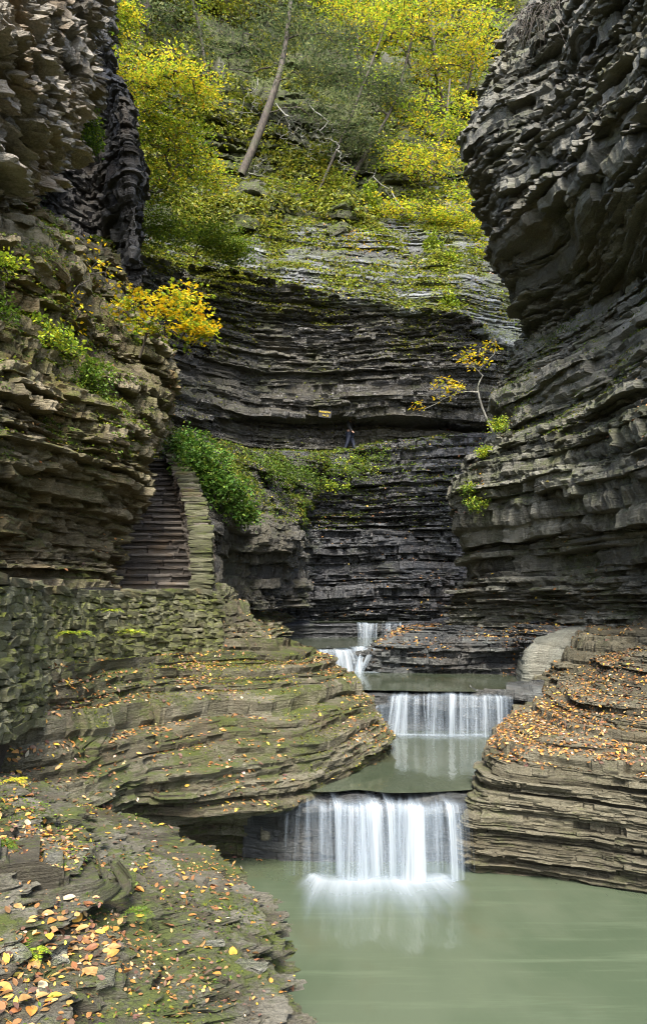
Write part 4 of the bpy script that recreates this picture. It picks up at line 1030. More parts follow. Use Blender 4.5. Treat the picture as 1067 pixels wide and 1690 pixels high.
# one continuous body: pelvis root, spine, head, legs in mid-stride, arms
J = [(0, 0, 0.93), (0, 0, 1.12), (0, 0.01, 1.36), (0, 0.02, 1.49), (0, 0.0, 1.56), (0, -0.01, 1.66), (0, -0.01, 1.73),
     (0.09, 0, 0.88), (0.10, -0.14, 0.50), (0.10, -0.22, 0.10), (0.10, -0.34, 0.045),
     (-0.09, 0, 0.88), (-0.10, 0.08, 0.48), (-0.10, 0.26, 0.12), (-0.10, 0.16, 0.05),
     (0.19, 0.02, 1.40), (0.24, 0.10, 1.13), (0.23, 0.02, 0.90), (0.22, -0.02, 0.80),
     (-0.19, 0.02, 1.40), (-0.24, -0.06, 1.13), (-0.23, -0.20, 0.94), (-0.22, -0.27, 0.87)]
E = [(0, 1), (1, 2), (2, 3), (3, 4), (4, 5), (5, 6), (0, 7), (7, 8), (8, 9), (9, 10), (0, 11), (11, 12), (12, 13), (13, 14), (2, 15), (15, 16), (16, 17), (17, 18), (2, 19), (19, 20), (20, 21), (21, 22)]
Rr = [(0.15, 0.11), (0.145, 0.11), (0.17, 0.12), 0.06, 0.06, (0.085, 0.10), (0.06, 0.07), 0.095, 0.062, 0.042, 0.035, 0.095, 0.062, 0.042, 0.035, 0.06, 0.048, 0.036, 0.035, 0.06, 0.048, 0.036, 0.035]
body = skin_body('body', J, E, Rr, M_SKIN, per, 2)
def cloth(name, sel, grow, mat):
    mp = {v: i for i, v in enumerate(sel)}
    ed = [(mp[a], mp[b_]) for a, b_ in E if a in mp and b_ in mp]
    rr = [tuple(x + grow for x in (Rr[i] if not np.isscalar(Rr[i]) else (Rr[i], Rr[i]))) for i in sel]
    return skin_body(name, [J[i] for i in sel], ed, rr, mat, per, 2)
cloth('jacket', [2, 1, 0, 15, 16, 17, 19, 20, 21], 0.02, M_JACKET)
cloth('jeans', [0, 7, 8, 9, 11, 12, 13], 0.018, M_JEANS)
skin_body('hair', [(0, 0.03, 1.70), (0, 0.0, 1.76), (0, 0.06, 1.62)], [(0, 1), (0, 2)], [(0.09, 0.09), 0.07, 0.06], M_HAIR, per, 2)
for sx, y, zz in ((0.10, -0.22, 0.10), (-0.10, 0.26, 0.12)):
    skin_body('shoe', [(sx, y + 0.03, zz - 0.04), (sx, y - 0.14, zz - 0.055)], [(0, 1)], [0.05, 0.045], M_SHOE, per, 2)

sp_ = np.array(P(536, 683, 32.2))
M_BOARD = plain_mat('dark sign board', (0.006, 0.006, 0.006)); M_YEL = plain_mat('yellow sign paint', (0.48, 0.35, 0.012))
sg = thing('trail_sign', sp_, 'small dark trail sign with yellow lettering on the far overhanging wall', 'sign')
def box_obj(name, size, loc, mat, parent):
    V, q, _ = boxes_noise([((loc[0] + parent.location.x, loc[1] + parent.location.y, loc[2] + parent.location.z), np.eye(3), tuple(x / 2 for x in size))], np.random.default_rng(1), 0, 0.0)
    return mesh_obj(name, V, q, 4, mat, parent)
box_obj('board', (0.80, 0.05, 0.46), (0, 0.04, 0), M_BOARD, sg)
for k, (tx, zz, dx) in enumerate((('RAINBOW', 0.06, -0.02), ('FALLS', -0.14, 0.04))):
    cu = bpy.data.curves.new('sign_text', 'FONT'); cu.body = tx; cu.size = 0.15; cu.extrude = 0.01; cu.align_x = 'CENTER'; cu.offset = 0.0
    tmp = bpy.data.objects.new('sign_text', cu); COL.objects.link(tmp)
    bpy.context.view_layer.update()
    me = bpy.data.meshes.new_from_object(tmp.evaluated_get(bpy.context.evaluated_depsgraph_get()))
    bpy.data.objects.remove(tmp); bpy.data.curves.remove(cu)
    o = bpy.data.objects.new('lettering', me); COL.objects.link(o); me.materials.clear(); me.materials.append(M_YEL)
    o.parent = sg; o.location = (dx, -0.02, zz); o.rotation_euler = (math.radians(90), 0, 0)
sg.rotation_euler = (0, math.radians(7), 0); sg.scale = (0.72, 0.72, 0.72)

# ================================================================== PLANTS AND TREES
def bl(px, py, D, rx, ry, rz, w=1.0): return (P(px, py, D), (rx, ry, rz), w)

# --- left cliff
plant('maple_sapling', P(230, 590, 15.6), [bl(290, 525, 15.2, 0.85, 0.7, 0.5, 3), bl(225, 515, 15.6, 0.7, 0.6, 0.45, 2), bl(330, 545, 15.0, 0.35, 0.3, 0.25, 1.2), bl(310, 485, 15.6, 0.3, 0.3, 0.2, 0.7)], 110, 20, 0.09, GOLD, 'golden yellow maple sapling leaning out from the left cliff above the stairs', 'sapling', 1, spray=(0.24, 0.025), T=T_MAPLE, r0=0.03, twig=0.005, flat=0.42, pal2=(LIME, 0.35))
plant('shrub', P(85, 585, 12.4), [bl(95, 560, 12.2, 0.4, 0.4, 0.22, 1), bl(60, 545, 12.2, 0.3, 0.3, 0.2, 0.6)], 40, 22, 0.075, LIME, 'sprawling green shrub on a ledge low on the left cliff beside the golden sapling', 'shrub', 2, spray=(0.14, 0.06), T=T_OVAL, r0=0.012, flat=0.7)
plant('shrub', P(160, 660, 12.9), [bl(155, 628, 12.6, 0.3, 0.3, 0.34, 1)], 36, 22, 0.07, GREEN, 'leafy green shrub hanging on the left cliff below the golden sapling', 'shrub', 3, spray=(0.13, 0.07), T=T_OVAL, r0=0.012, flat=0.7)
plant('twiggy_sapling', P(120, 590, 13.2), [bl(150, 440, 14, 0.5, 0.4, 0.45, 1), bl(125, 520, 13.2, 0.35, 0.3, 0.4, 1)], 26, 9, 0.075, GOLD, 'thin twiggy sapling with sparse yellow leaves against the left cliff', 'sapling', 4, spray=(0.16, 0.04), T=T_OVAL, r0=0.014, flat=0.6)
plant('shrub', P(140, 245, 18.6), [bl(142, 205, 18.2, 0.35, 0.3, 0.5, 1), bl(158, 235, 18.2, 0.25, 0.25, 0.3, 0.6)], 40, 26, 0.085, GREEN, 'bright green shrub in the dark cleft high on the left cliff', 'shrub', 5, spray=(0.17, 0.09), T=T_OVAL, r0=0.014, flat=0.7, pal2=(LIME, 0.4))
plant('shrub', P(8, 455, 11.2), [bl(8, 438, 11.0, 0.25, 0.2, 0.14, 1)], 20, 18, 0.07, LIME, 'small yellow-green shrub on the pale ledge at the edge of the left cliff', 'shrub', 6, spray=(0.12, 0.04), T=T_OVAL, r0=0.01, flat=0.6)
plant('shrub', P(0, 525, 11.0), [bl(4, 506, 10.8, 0.16, 0.2, 0.2, 1)], 16, 18, 0.06, GREEN, 'small dark green shrub in a crack at the edge of the left cliff', 'shrub', 7, spray=(0.12, 0.05), T=T_OVAL, r0=0.01, flat=0.6)

# --- beside the stairs and on the bench
plant('bush', P(335, 850, 18.6), [bl(335, 775, 18.8, 0.75, 0.6, 0.75, 3), bl(368, 815, 18.7, 0.62, 0.5, 0.6, 2), bl(315, 735, 19.4, 0.55, 0.4, 0.4, 1.3), bl(400, 848, 19.6, 0.4, 0.3, 0.32, 1)], 210, 38, 0.11, [((0.055, 0.12, 0.018), 3), ((0.085, 0.165, 0.022), 3), ((0.15, 0.21, 0.025), 1.2)], 'large bright green leafy bush beside the upper stair parapet', 'bush', 8, spray=(0.22, 0.10), T=T_OVAL, r0=0.03, flat=0.7)
plant('creeper_patch', P(455, 800, 26.4), [bl(445, 778, 26.2, 1.35, 0.6, 0.6, 3), bl(500, 785, 27.6, 0.8, 0.5, 0.45, 1)], 120, 26, 0.085, GREEN, 'low green creeper mat on the wet bench right of the large bush', 'creeper', 9, spray=(0.3, 0.12), T=T_OVAL, r0=0.012, flat=0.9)
plant('creeper_patch', P(575, 775, 30.8), [bl(575, 772, 30.6, 1.3, 0.4, 0.4, 3), bl(610, 752, 31.0, 0.8, 0.3, 0.25, 1), bl(550, 800, 30.4, 0.6, 0.3, 0.25, 1)], 70, 20, 0.085, GREEN, 'low green creeper mat on the wet bench below the walking person', 'creeper', 10, spray=(0.28, 0.10), T=T_OVAL, r0=0.012, flat=0.9, pal2=(LIME, 0.2))

# --- right wall
plant('bare_sapling', P(812, 712, 20.6), [bl(735, 640, 20.2, 0.55, 0.5, 0.3, 2), bl(775, 595, 20.4, 0.5, 0.5, 0.35, 2), bl(700, 672, 20.2, 0.35, 0.3, 0.15, 0.8), bl(800, 570, 20.6, 0.45, 0.4, 0.2, 0.6)], 42, 9, 0.095, GOLD, 'pale-stemmed sapling with few yellow leaves leaning left from the right wall', 'sapling', 11, spray=(0.18, 0.03), T=T_OVAL, r0=0.032, twig=0.007, bark=M_DEAD, trunk=[P(812, 712, 20.6), P(795, 672, 20.4), P(788, 640, 20.3), P(796, 620, 20.3)], flat=0.5)
plant('fern_tuft', P(820, 712, 20.4), [bl(822, 700, 20.2, 0.22, 0.2, 0.2, 1)], 24, 22, 0.07, LIME, 'yellow-green leafy tuft at the foot of the pale-stemmed sapling', 'tuft', 12, spray=(0.12, 0.05), r0=0.008, flat=0.8)
plant('fern_tuft', P(803, 757, 20.6), [bl(800, 747, 20.4, 0.22, 0.2, 0.12, 1)], 24, 22, 0.07, LIME, 'yellow-green leafy tuft on the right wall just below the pale-stemmed sapling', 'tuft', 13, spray=(0.12, 0.05), r0=0.008, flat=0.8)
plant('fern_tuft', P(775, 822, 19.9), [bl(775, 808, 19.7, 0.3, 0.2, 0.14, 1), bl(785, 832, 19.4, 0.3, 0.15, 0.2, 0.6)], 36, 22, 0.07, GREEN, 'green leafy tuft hanging over the lowest lip of the right wall', 'tuft', 14, spray=(0.14, 0.05), r0=0.008, flat=0.8, pal2=(LIME, 0.5))

# --- yellow foliage on the left shoulder above the cleft
plant('maple_shrub', P(205, 150, 24), [bl(215, 125, 23.5, 1.0, 0.9, 0.55, 2), bl(285, 125, 24, 1.2, 0.9, 0.6, 2.4), bl(330, 150, 24.4, 0.6, 0.6, 0.4, 1)], 130, 30, 0.105, YELLOW, 'yellow maple shrub with layered sprays over the top of the dark cleft', 'shrub', 15, spray=(0.5, 0.03), T=T_DIA, r0=0.07, twig=0.011, flat=0.32, pal2=(LIME, 0.4))
plant('maple_shrub', P(150, 60, 27), [bl(165, 40, 26.5, 1.0, 0.9, 0.8, 2), bl(205, 25, 27, 0.6, 0.6, 0.5, 1)], 70, 40, 0.11, LIME, 'lime green shrub at the top left corner between the crag and the thick trunk', 'shrub', 45, spray=(0.45, 0.07), T=T_DIA, r0=0.04, flat=0.5, pal2=(YELLOW, 0.25))
plant('maple_shrub', P(235, 330, 26), [bl(250, 200, 25, 1.1, 0.9, 0.9, 2), bl(310, 235, 25.6, 1.0, 0.8, 0.9, 2), bl(275, 300, 26, 1.1, 0.7, 0.7, 1.6), bl(350, 290, 27, 0.8, 0.7, 0.6, 1)], 250, 30, 0.105, LIME, 'yellow-green maple shrub hanging down right of the dark cleft', 'shrub', 16, spray=(0.5, 0.035), T=T_DIA, r0=0.07, twig=0.011, flat=0.32, pal2=(YELLOW, 0.3))
plant('shrub', P(320, 425, 29), [bl(330, 390, 28.4, 1.6, 0.8, 0.6, 2), bl(385, 410, 29.0, 1.0, 0.5, 0.5, 1.4), bl(265, 370, 27.2, 0.8, 0.6, 0.9, 1.2)], 210, 40, 0.10, [((0.10, 0.16, 0.012), 3), ((0.18, 0.22, 0.015), 3), ((0.06, 0.1, 0.012), 2)], 'loose green shrub draped over the rock lip left of the pale wet slope', 'shrub', 17, spray=(0.4, 0.08), r0=0.03, flat=0.6)

# --- right-hand yellow maples beyond the overhang
plant('maple_tree', P(700, 320, 39.5), [bl(690, 270, 38, 2.6, 1.6, 1.0, 2), bl(750, 200, 38.5, 2.2, 1.6, 1.6, 2.4), bl(665, 350, 37.0, 1.9, 1.2, 0.5, 1.3), bl(765, 340, 37.2, 1.3, 1.0, 1.3, 1.6), bl(690, 190, 39, 2.0, 1.6, 1.0, 1)], 250, 30, 0.14, LIME, 'yellow-green maple tree beside the overhanging right wall, boughs hanging low', 'tree', 18, spray=(0.62, 0.035), r0=0.15, twig=0.018, flat=0.32, pal2=(YELLOW, 0.4), parts=('trunk', 'crown'), trunk=[P(700, 320, 39.5), P(716, 260, 39.3), P(735, 200, 39.2), P(742, 130, 39.4)])
plant('maple_tree', P(730, 190, 46), [bl(560, 20, 43.5, 2.4, 1.6, 1.0, 1.2), bl(690, 25, 42, 3.6, 2.2, 1.7, 3), bl(790, 60, 43, 2.4, 1.8, 1.8, 2), bl(620, 40, 43, 2.6, 1.8, 1.2, 1.6), bl(730, 120, 44, 2.8, 1.8, 1.2, 1.6)], 330, 32, 0.155, YELLOW, 'golden yellow maple tree crowning the top of the gorge beside the right wall', 'tree', 19, spray=(0.8, 0.045), r0=0.24, twig=0.02, flat=0.32, pal2=(LIME, 0.45), parts=('trunk', 'crown'), trunk=[P(730, 190, 46), P(722, 120, 45.5), P(712, 50, 45), P(705, -40, 45)])
plant('maple_shrub', P(775, 350, 37.6), [bl(775, 375, 36.2, 1.0, 0.8, 1.0, 2), bl(735, 360, 36.6, 1.2, 0.8, 0.5, 1.4), bl(800, 420, 35.6, 0.5, 0.5, 0.7, 1)], 120, 26, 0.12, LIME, 'yellow-green shrub drooping down the pale wet slope against the right overhang', 'shrub', 46, spray=(0.45, 0.04), r0=0.05, twig=0.008, flat=0.35, pal2=(YELLOW, 0.45))
plant('maple_shrub', P(520, 330, 38), [bl(500, 320, 37.2, 1.6, 0.8, 0.6, 2), bl(560, 300, 37.4, 1.0, 0.8, 0.6, 1)], 90, 26, 0.12, OLIVE, 'olive green bush on the lip of the hillside below the dead branches', 'shrub', 47, spray=(0.45, 0.06), r0=0.05, twig=0.008, flat=0.5, pal2=(LIME, 0.3))
plant('maple_shrub', P(600, 440, 36.5), [bl(600, 410, 35.6, 1.3, 0.7, 0.7, 2), bl(630, 460, 34.5, 0.9, 0.5, 0.4, 1)], 90, 24, 0.12, GOLD, 'golden brown shrub on the pale wet slope above the far overhang', 'shrub', 20, spray=(0.4, 0.06), r0=0.03, flat=0.5, pal2=(LIME, 0.4))
for (x, y, D, lab) in ((610, 335, 37, 'hanging moss tuft at the left top of the pale wet slope'), (715, 415, 35.4, 'hanging green moss tuft in the middle of the pale wet slope'), (748, 450, 34.6, 'hanging green moss tuft on the right of the pale wet slope'), (742, 520, 32.2, 'hanging moss fringe over the lip of the far overhang')):
    plant('hanging_moss', P(x, y - 14, D + 0.2), [bl(x, y, D, 0.45, 0.3, 1.0, 1)], 60, 26, 0.16, [((0.16, 0.22, 0.012), 3), ((0.26, 0.3, 0.015), 2), ((0.08, 0.13, 0.012), 2)], lab, 'moss', 200 + x, spray=(0.2, 0.2), T=T_DIA, r0=0.01, flat=1.2, droop=0.5)

# --- leaning hemlock, dead branches, forest above
plant('hemlock_tree', P(398, 288, 37.2), [bl(520, 110, 37, 1.7, 1.0, 1.0, 2), bl(470, 40, 38, 2.0, 1.2, 1.2, 2), bl(560, 60, 38, 1.8, 1.2, 1.0, 1.5), bl(545, 180, 36.8, 1.9, 1.0, 1.0, 1.3), bl(410, 90, 38, 1.6, 1.0, 1.4, 1.2), bl(350, 60, 38.5, 1.2, 1.0, 1.0, 0.7)], 260, 36, 0.21, HEML, 'leaning grey hemlock tree with thin needled boughs on the hillside', 'tree', 21, spray=(0.85, 0.07), T=T_NEED, r0=0.21, twig=0.012, flat=0.45, droop=0.2, parts=('trunk', 'crown'), trunk=[P(398, 288, 37.2), P(425, 225, 37.3), P(452, 150, 37.4), P(468, 90, 37.6), P(480, 0, 38), P(488, -80, 38.5)], bark=M_BARK)
plant('hemlock_tree', P(432, 268, 38), [bl(600, 230, 37.5, 1.6, 1.0, 0.9, 2), bl(640, 150, 38, 1.5, 1.0, 1.2, 2), bl(580, 130, 38.6, 1.4, 1.0, 1.0, 1)], 150, 36, 0.21, HEML, 'dark hemlock with drooping boughs left of the yellow-green maple', 'tree', 22, spray=(0.85, 0.07), T=T_NEED, r0=0.12, twig=0.012, flat=0.45, droop=0.2, parts=('trunk', 'crown'), trunk=[P(560, 330, 38.2), P(600, 260, 38), P(640, 190, 38), P(668, 130, 38.4)], bark=M_BARK)
def dead(name, base, blobs, n, seed, label, r0):
    rg = np.random.default_rng(seed); tg = blob_points(blobs, n, rg)
    root = thing(name, base, label, 'branch', 'dead branches on the hillside')
    V, Fc = tubes(skeleton(np.array(base, float), tg, rg, None, r0 * 0.6, 0.006, -0.2, 0.02), 5)
    mesh_obj('twigs', V, Fc, 4, M_DEAD, root, smooth=True)
dead('dead_branch', P(455, 170, 36.6), [bl(480, 215, 36.2, 0.9, 0.5, 0.9, 2), bl(515, 240, 36, 0.6, 0.4, 0.8, 1)], 110, 31, 'bleached dead branch hanging right beside the leaning hemlock trunk', 0.05)
dead('dead_branch', P(505, 165, 36.4), [bl(545, 230, 36, 0.9, 0.5, 1.0, 2), bl(570, 270, 35.8, 0.5, 0.4, 0.7, 1)], 110, 32, 'bleached dead branch dangling below the drooping hemlock boughs', 0.05)
dead('dead_branch', P(425, 130, 37), [bl(420, 165, 36.6, 0.6, 0.4, 0.9, 1), bl(390, 190, 36.6, 0.7, 0.4, 0.7, 1)], 80, 33, 'bleached dead branch hanging left of the leaning hemlock trunk', 0.04)
dead('dead_branch', P(410, 285, 36.4), [bl(430, 272, 36.2, 0.6, 0.4, 0.7, 1)], 80, 34, 'bleached fan of dead twigs at the foot of the leaning hemlock', 0.04)
dead('fallen_branch', P(668, 345, 36.4), [bl(640, 315, 36.6, 0.3, 0.3, 0.4, 1), bl(612, 285, 37, 0.4, 0.3, 0.5, 1)], 18, 35, 'long bare fallen branch lying across the top of the pale wet slope', 0.06)

# forest above: each trunk and crown its own tree
slender = [(655, 150, 43, 700, -60, 0.09, 'slender dark trunk leaning right among the golden maple leaves at the top'),
           (590, 120, 45, 575, -60, 0.10, 'slender upright dark trunk left of the golden maple, at the top of the slope'),
           (345, 150, 41, 300, -60, 0.09, 'slender trunk leaning left behind the yellow maple shrub at the top'),
           (515, 330, 37.5, 640, 30, 0.07, 'thin bare trunk leaning far right across the drooping hemlock boughs'),
           (770, 140, 44, 800, -40, 0.08, 'slender trunk close beside the brow of the right overhang')]
for k, (x, y, D, x2, y2, r, lab) in enumerate(slender):
    mx_, my_ = (x + x2) / 2 + 6, (y + y2) / 2
    plant('slender_tree', P(x, y + 10, D), [bl(x2 * 0.7 + x * 0.3, y2 * 0.7 + y * 0.3, D, 1.6, 1.0, 1.2, 1), bl(x2, y2, D, 1.6, 1.0, 1.0, 1)], 36, 14, 0.14, LIME, lab, 'tree', 700 + k, group='slender trees on the slope', spray=(0.6, 0.04), r0=r, twig=0.014, flat=0.35, parts=('trunk', 'crown'), trunk=[P(x, y + 10, D), P(mx_, my_, D), P(x2, y2, D)], bark=M_BARK)
trees = [(238, 75, 40, 0.34, 'thick straight brown trunk at the top left, above the yellow maple shrub', HEML, M_BARK, 0.5),
         (372, 60, 45, 0.16, 'thin dark trunk at the top between the thick trunk and the leaning hemlock', OLIVE, M_BARK, 0.8),
         (540, 140, 50, 0.24, 'pale grey trunk at the top between the leaning hemlock and the golden maple', OLIVE, M_GREYBARK, 1.0),
         (432, 90, 52, 0.2, 'faint pale trunk far up the slope behind the leaning hemlock', LIME, M_GREYBARK, 1.2),
         (310, 70, 48, 0.2, 'slender tree with olive crown just right of the thick trunk', OLIVE, M_BARK, 1.0),
         (610, 130, 55, 0.2, 'yellow-crowned tree behind the drooping hemlock boughs', YELLOW, M_BARK, 1.2),
         (680, 120, 56, 0.2, 'yellow-green tree far behind the golden maple', LIME, M_BARK, 1.2),
         (760, 110, 56, 0.2, 'olive-crowned tree far behind the golden maple, nearest the right wall', OLIVE, M_BARK, 1.2),
         (490, 60, 58, 0.2, 'yellow-crowned tree at the top centre, farthest up the slope', YELLOW, M_BARK, 1.2),
         (160, 60, 42, 0.2, 'dark leafy tree peeping over the left crag', GREEN, M_BARK, 1.0)]
for k, (x, y, D, r, lab, pal, bk_, dn) in enumerate(trees):
    top = P(x + (k % 3 - 1) * 15, y - 330, D + 2)
    plant('forest_tree', P(x, y + 14, D), [bl(x - 40, y - 70, D - 0.5, 2.2, 1.6, 1.6, 1), bl(x + 40, y - 110, D - 0.5, 2.4, 1.6, 1.6, 1), bl(x, y - 170, D, 2.8, 2.0, 2.0, 1.5), bl(x + 10, y - 40, D - 1, 2.0, 1.4, 1.0, 0.6)],
          int(300 * dn), 36, 0.19, pal, lab, 'tree', 300 + k, group='trees on the slope above the gorge', spray=(0.95, 0.06), r0=r, twig=0.02, flat=0.38, parts=('trunk', 'crown'), trunk=[P(x, y + 14, D), P(x + 3, y - 100, D + 0.4), top], bark=bk_, sag=0.05)

# roots and twigs hanging over the right wall's brow
def hang(label, x0, y0, x1, y1, D, n, seed):
    rg = np.random.default_rng(seed); paths = []
    for i in range(n):
        f = rg.random(); a = np.array(P(x0 + (x1 - x0) * f + rg.normal() * 6, y0 + (y1 - y0) * f + rg.normal() * 5, D)); L = rg.uniform(0.4, 1.6)
        d = np.array([rg.normal() * 0.4 - 0.2, rg.normal() * 0.3 - 0.3, -1.0]); t = np.linspace(0, 1, 7)[:, None]
        p = a + d * L * t + np.array([0, -0.35, 0.35]) * L * (4 * t * (1 - t)) * 0.5 + rg.normal(size=(7, 3)) * 0.03
        paths.append((p, np.linspace(0.012, 0.004, 7)))
    V, Fc = tubes(paths, 4); root = thing('hanging_roots', P((x0 + x1) / 2, (y0 + y1) / 2, D), label, 'roots')
    mesh_obj('rootlets', V, Fc, 4, M_BARK, root, smooth=True)
hang('tangle of brown roots and twigs hanging over the brow of the right overhang', 850, 40, 960, -20, 20.6, 110, 5)

# --- undergrowth carpeting the hillside and moss-grown ledges (uncountable)
def carpet(name, surf, n, size, pal, dens, seed, minz=-0.1, lift=0.05, T=T_DIA, flat=0.9, mat=None):
    rg = np.random.default_rng(seed)
    p, nn = sample(surf, n, rg, minz, dens)
    if len(p) == 0: return
    p = p + nn * (rg.random((len(p), 1)) * lift)
    N = nn * 0.6 + np.array([0, 0, 0.6]) + rg.normal(size=(len(p), 3)) * flat * 0.5
    D = rg.normal(size=(len(p), 3)) + np.array([0, -0.3, -0.4])
    clump = 0.6 + 0.8 * (0.5 + 0.5 * noise(p[:, 0] * 1.3, p[:, 1] * 1.3, p[:, 2] * 1.3, seed))[:, None]
    o = leaf_obj(name, p, N, D, size * (0.5 + 0.9 * rg.random(len(p))), T, np.clip(palette(rg, len(p), pal) * clump, 0, 0.9), mat or M_LEAF)
    tag(o, kind='stuff')
def nz(c, sc, seed, lo=0.0): return np.clip(fbm(c[:, 0] * sc, c[:, 1] * sc, c[:, 2] * sc, seed, 3) + 0.25 - lo, 0, 1) ** 1.2
def dens_hill(c):
    px, py = project(c); return nz(c, 0.55, 3, 0.12) ** 1.3 * ((px > -100) & (px < 1150) & (py > -150)) / np.maximum(c[:, 1], 1) ** 2
carpet('undergrowth', 'hillside', 150000, 0.20, OLIVE + [((0.2, 0.22, 0.015), 1.0)], dens_hill, 61, lift=0.35)
def dens_slope(c):
    px, py = project(c)
    g = np.exp(-((px - 720) / 60) ** 2) * 1.0 + 0.9 * np.exp(-((px - 330) / 150) ** 2) + np.where(px > 640, 0.10, 0.32)
    return nz(c, 0.9, 5) * g
carpet('ground_cover', 'wet_rock_slope', 85000, 0.13, OLIVE + [((0.2, 0.25, 0.015), 2)], dens_slope, 62, lift=0.12)
def dens_cliff(c):
    px, py = project(c); return nz(c, 1.1, 8, 0.12) * (py < 760) * (py > 300)
carpet('ground_cover', 'gorge_cliff', 42000, 0.055, OLIVE + GREEN, dens_cliff, 63, minz=0.25, lift=0.06)
def dens_rw(c):
    px, py = project(c); return nz(c, 1.0, 9, 0.1) * (py < 720)
carpet('ground_cover', 'gorge_right_wall', 20000, 0.055, GREEN + OLIVE, dens_rw, 64, minz=0.35, lift=0.05)
carpet('ground_cover', 'wet_rock_bench', 12000, 0.08, OLIVE + GREEN, lambda c: nz(c, 0.8, 12, 0.05) * (c[:, 2] > 3.2), 65, minz=0.2, lift=0.08)
carpet('ground_cover', 'foreground_rock', 9000, 0.022, OLIVE + GREEN, lambda c: nz(c, 1.4, 14, 0.22), 66, minz=0.2, lift=0.02)
carpet('ground_cover', 'rock_terraces', 9000, 0.035, OLIVE, lambda c: nz(c, 0.9, 15, 0.2), 67, minz=0.2, lift=0.02)

carpet('ground_cover', 'shaded_bank', 16000, 0.085, GREEN + OLIVE, lambda c: np.clip(fbm(c[:, 0] * 0.9, c[:, 1] * 0.9, c[:, 2] * 0.9, 68, 3) + 0.35, 0, 1) * np.clip((c[:, 2] - 2.6) / 2.0, 0, 1), 68, minz=-0.2, lift=0.12)
def d_bench(c):
    px, py = project(c); return np.clip(fbm(c[:, 0] * 0.7, c[:, 1] * 0.9, c[:, 2] * 0.9, 69, 3) + 0.2, 0, 1) * np.clip((c[:, 2] - 4.2) / 1.5, 0, 1) * np.clip((680 - px) / 120, 0.04, 1)
carpet('ground_cover', 'wet_rock_bench', 15000, 0.09, GREEN + OLIVE, d_bench, 69, minz=-0.2, lift=0.10)
def d_backtop(c):
    px, py = project(c); return np.clip(fbm(c[:, 0] * 0.5, c[:, 1] * 0.5, c[:, 2] * 0.7, 70, 3) + 0.1, 0, 1) ** 1.3 * np.clip((c[:, 2] - 10.0) / 4, 0.03, 1) * np.clip((620 - px) / 250, 0.15, 1)
carpet('ground_cover', 'gorge_back_wall', 16000, 0.09, OLIVE, d_backtop, 70, minz=-0.2, lift=0.08)
# --- ferns
def fern(loc, size, n, seed, label, pal=LIME, lean=(0, -0.3), group=None):
    rg = np.random.default_rng(seed); root = thing('fern', loc, label, 'fern', group)
    T = np.array([(0, 0, 0), (0.3, 0.14, 0), (1, 0, -0.05), (0.3, -0.14, 0)])
    for i in range(n):
        C, N, Dr, Sz = [], [], [], []
        a = 2 * np.pi * i / n + rg.normal() * 0.3; L = size * rg.uniform(0.6, 1.1)
        d = np.array([np.cos(a) + lean[0], np.sin(a) + lean[1], 0]); t = np.linspace(0, 1, 16)
        pts = np.array(loc) + d * (L * t[:, None]) + np.array([0, 0, 1.0]) * (L * (0.75 * t - 0.85 * t ** 2))[:, None]
        tg = unit(np.gradient(pts, axis=0))
        side = unit(np.cross(tg, np.array([0, 0, 1.0]))); up = np.cross(side, tg)
        for sg_ in (-1, 1):
            for k in range(2, 16):
                C.append(pts[k]); Dr.append(side[k] * sg_ + tg[k] * 0.35); N.append(up[k] + rg.normal(size=3) * 0.12); Sz.append(L * 0.34 * (1 - t[k]) ** 0.7 + 0.006)
        V, idx = leaf_arrays(np.array(C), np.array(N), np.array(Dr), np.array(Sz), T)
        Vs, Fs = tubes([(pts, np.linspace(0.004, 0.0015, 16) * size * 3)], 4)
        cc = np.concatenate([np.repeat(palette(rg, len(C), pal), 4, axis=0), np.tile(np.array([[0.1, 0.1, 0.02]]), (len(Vs), 1))])
        mesh_obj('frond', np.concatenate([V, Vs]), np.concatenate([idx.reshape(-1, 4), Fs + len(V)]), 4, M_LEAF, root, cols=cc)
fern(P(122, 1048, 9.15), 0.30, 9, 1, 'yellow-green fern growing from the stone wall, nearer of the two wall ferns', lean=(0.1, -0.8))
fern(P(222, 1046, 11.0), 0.34, 10, 2, 'yellow-green fern growing from the stone wall, farther of the two wall ferns', lean=(0.1, -0.8), pal=OLIVE + LIME)
fern(P(186, 1010, 10.6), 0.26, 7, 3, 'small fern high on the stone wall above the larger wall ferns', lean=(0.1, -0.8))
fern(P(232, 1505, 4.15), 0.11, 7, 4, 'tiny bright fern in a crack in the middle of the foreground rock', pal=GREEN)
fern(P(12, 1560, 3.45), 0.16, 8, 5, 'green fern at the left edge of the foreground rock', pal=GREEN)
fern(P(60, 1573, 3.4), 0.10, 6, 6, 'small yellow-green fern among the dead leaves on the foreground rock')
fern(P(50, 1330, 5.4), 0.16, 8, 7, 'green fern at the upper left of the foreground rock', pal=GREEN)
fern(P(10, 1395, 4.3), 0.12, 8, 8, 'small green fern on the left lip of the foreground rock above the bare slab face', pal=GREEN)
fern(P(28, 1290, 5.9), 0.16, 7, 9, 'yellow fern at the upper left corner of the foreground rock', pal=YELLOW)

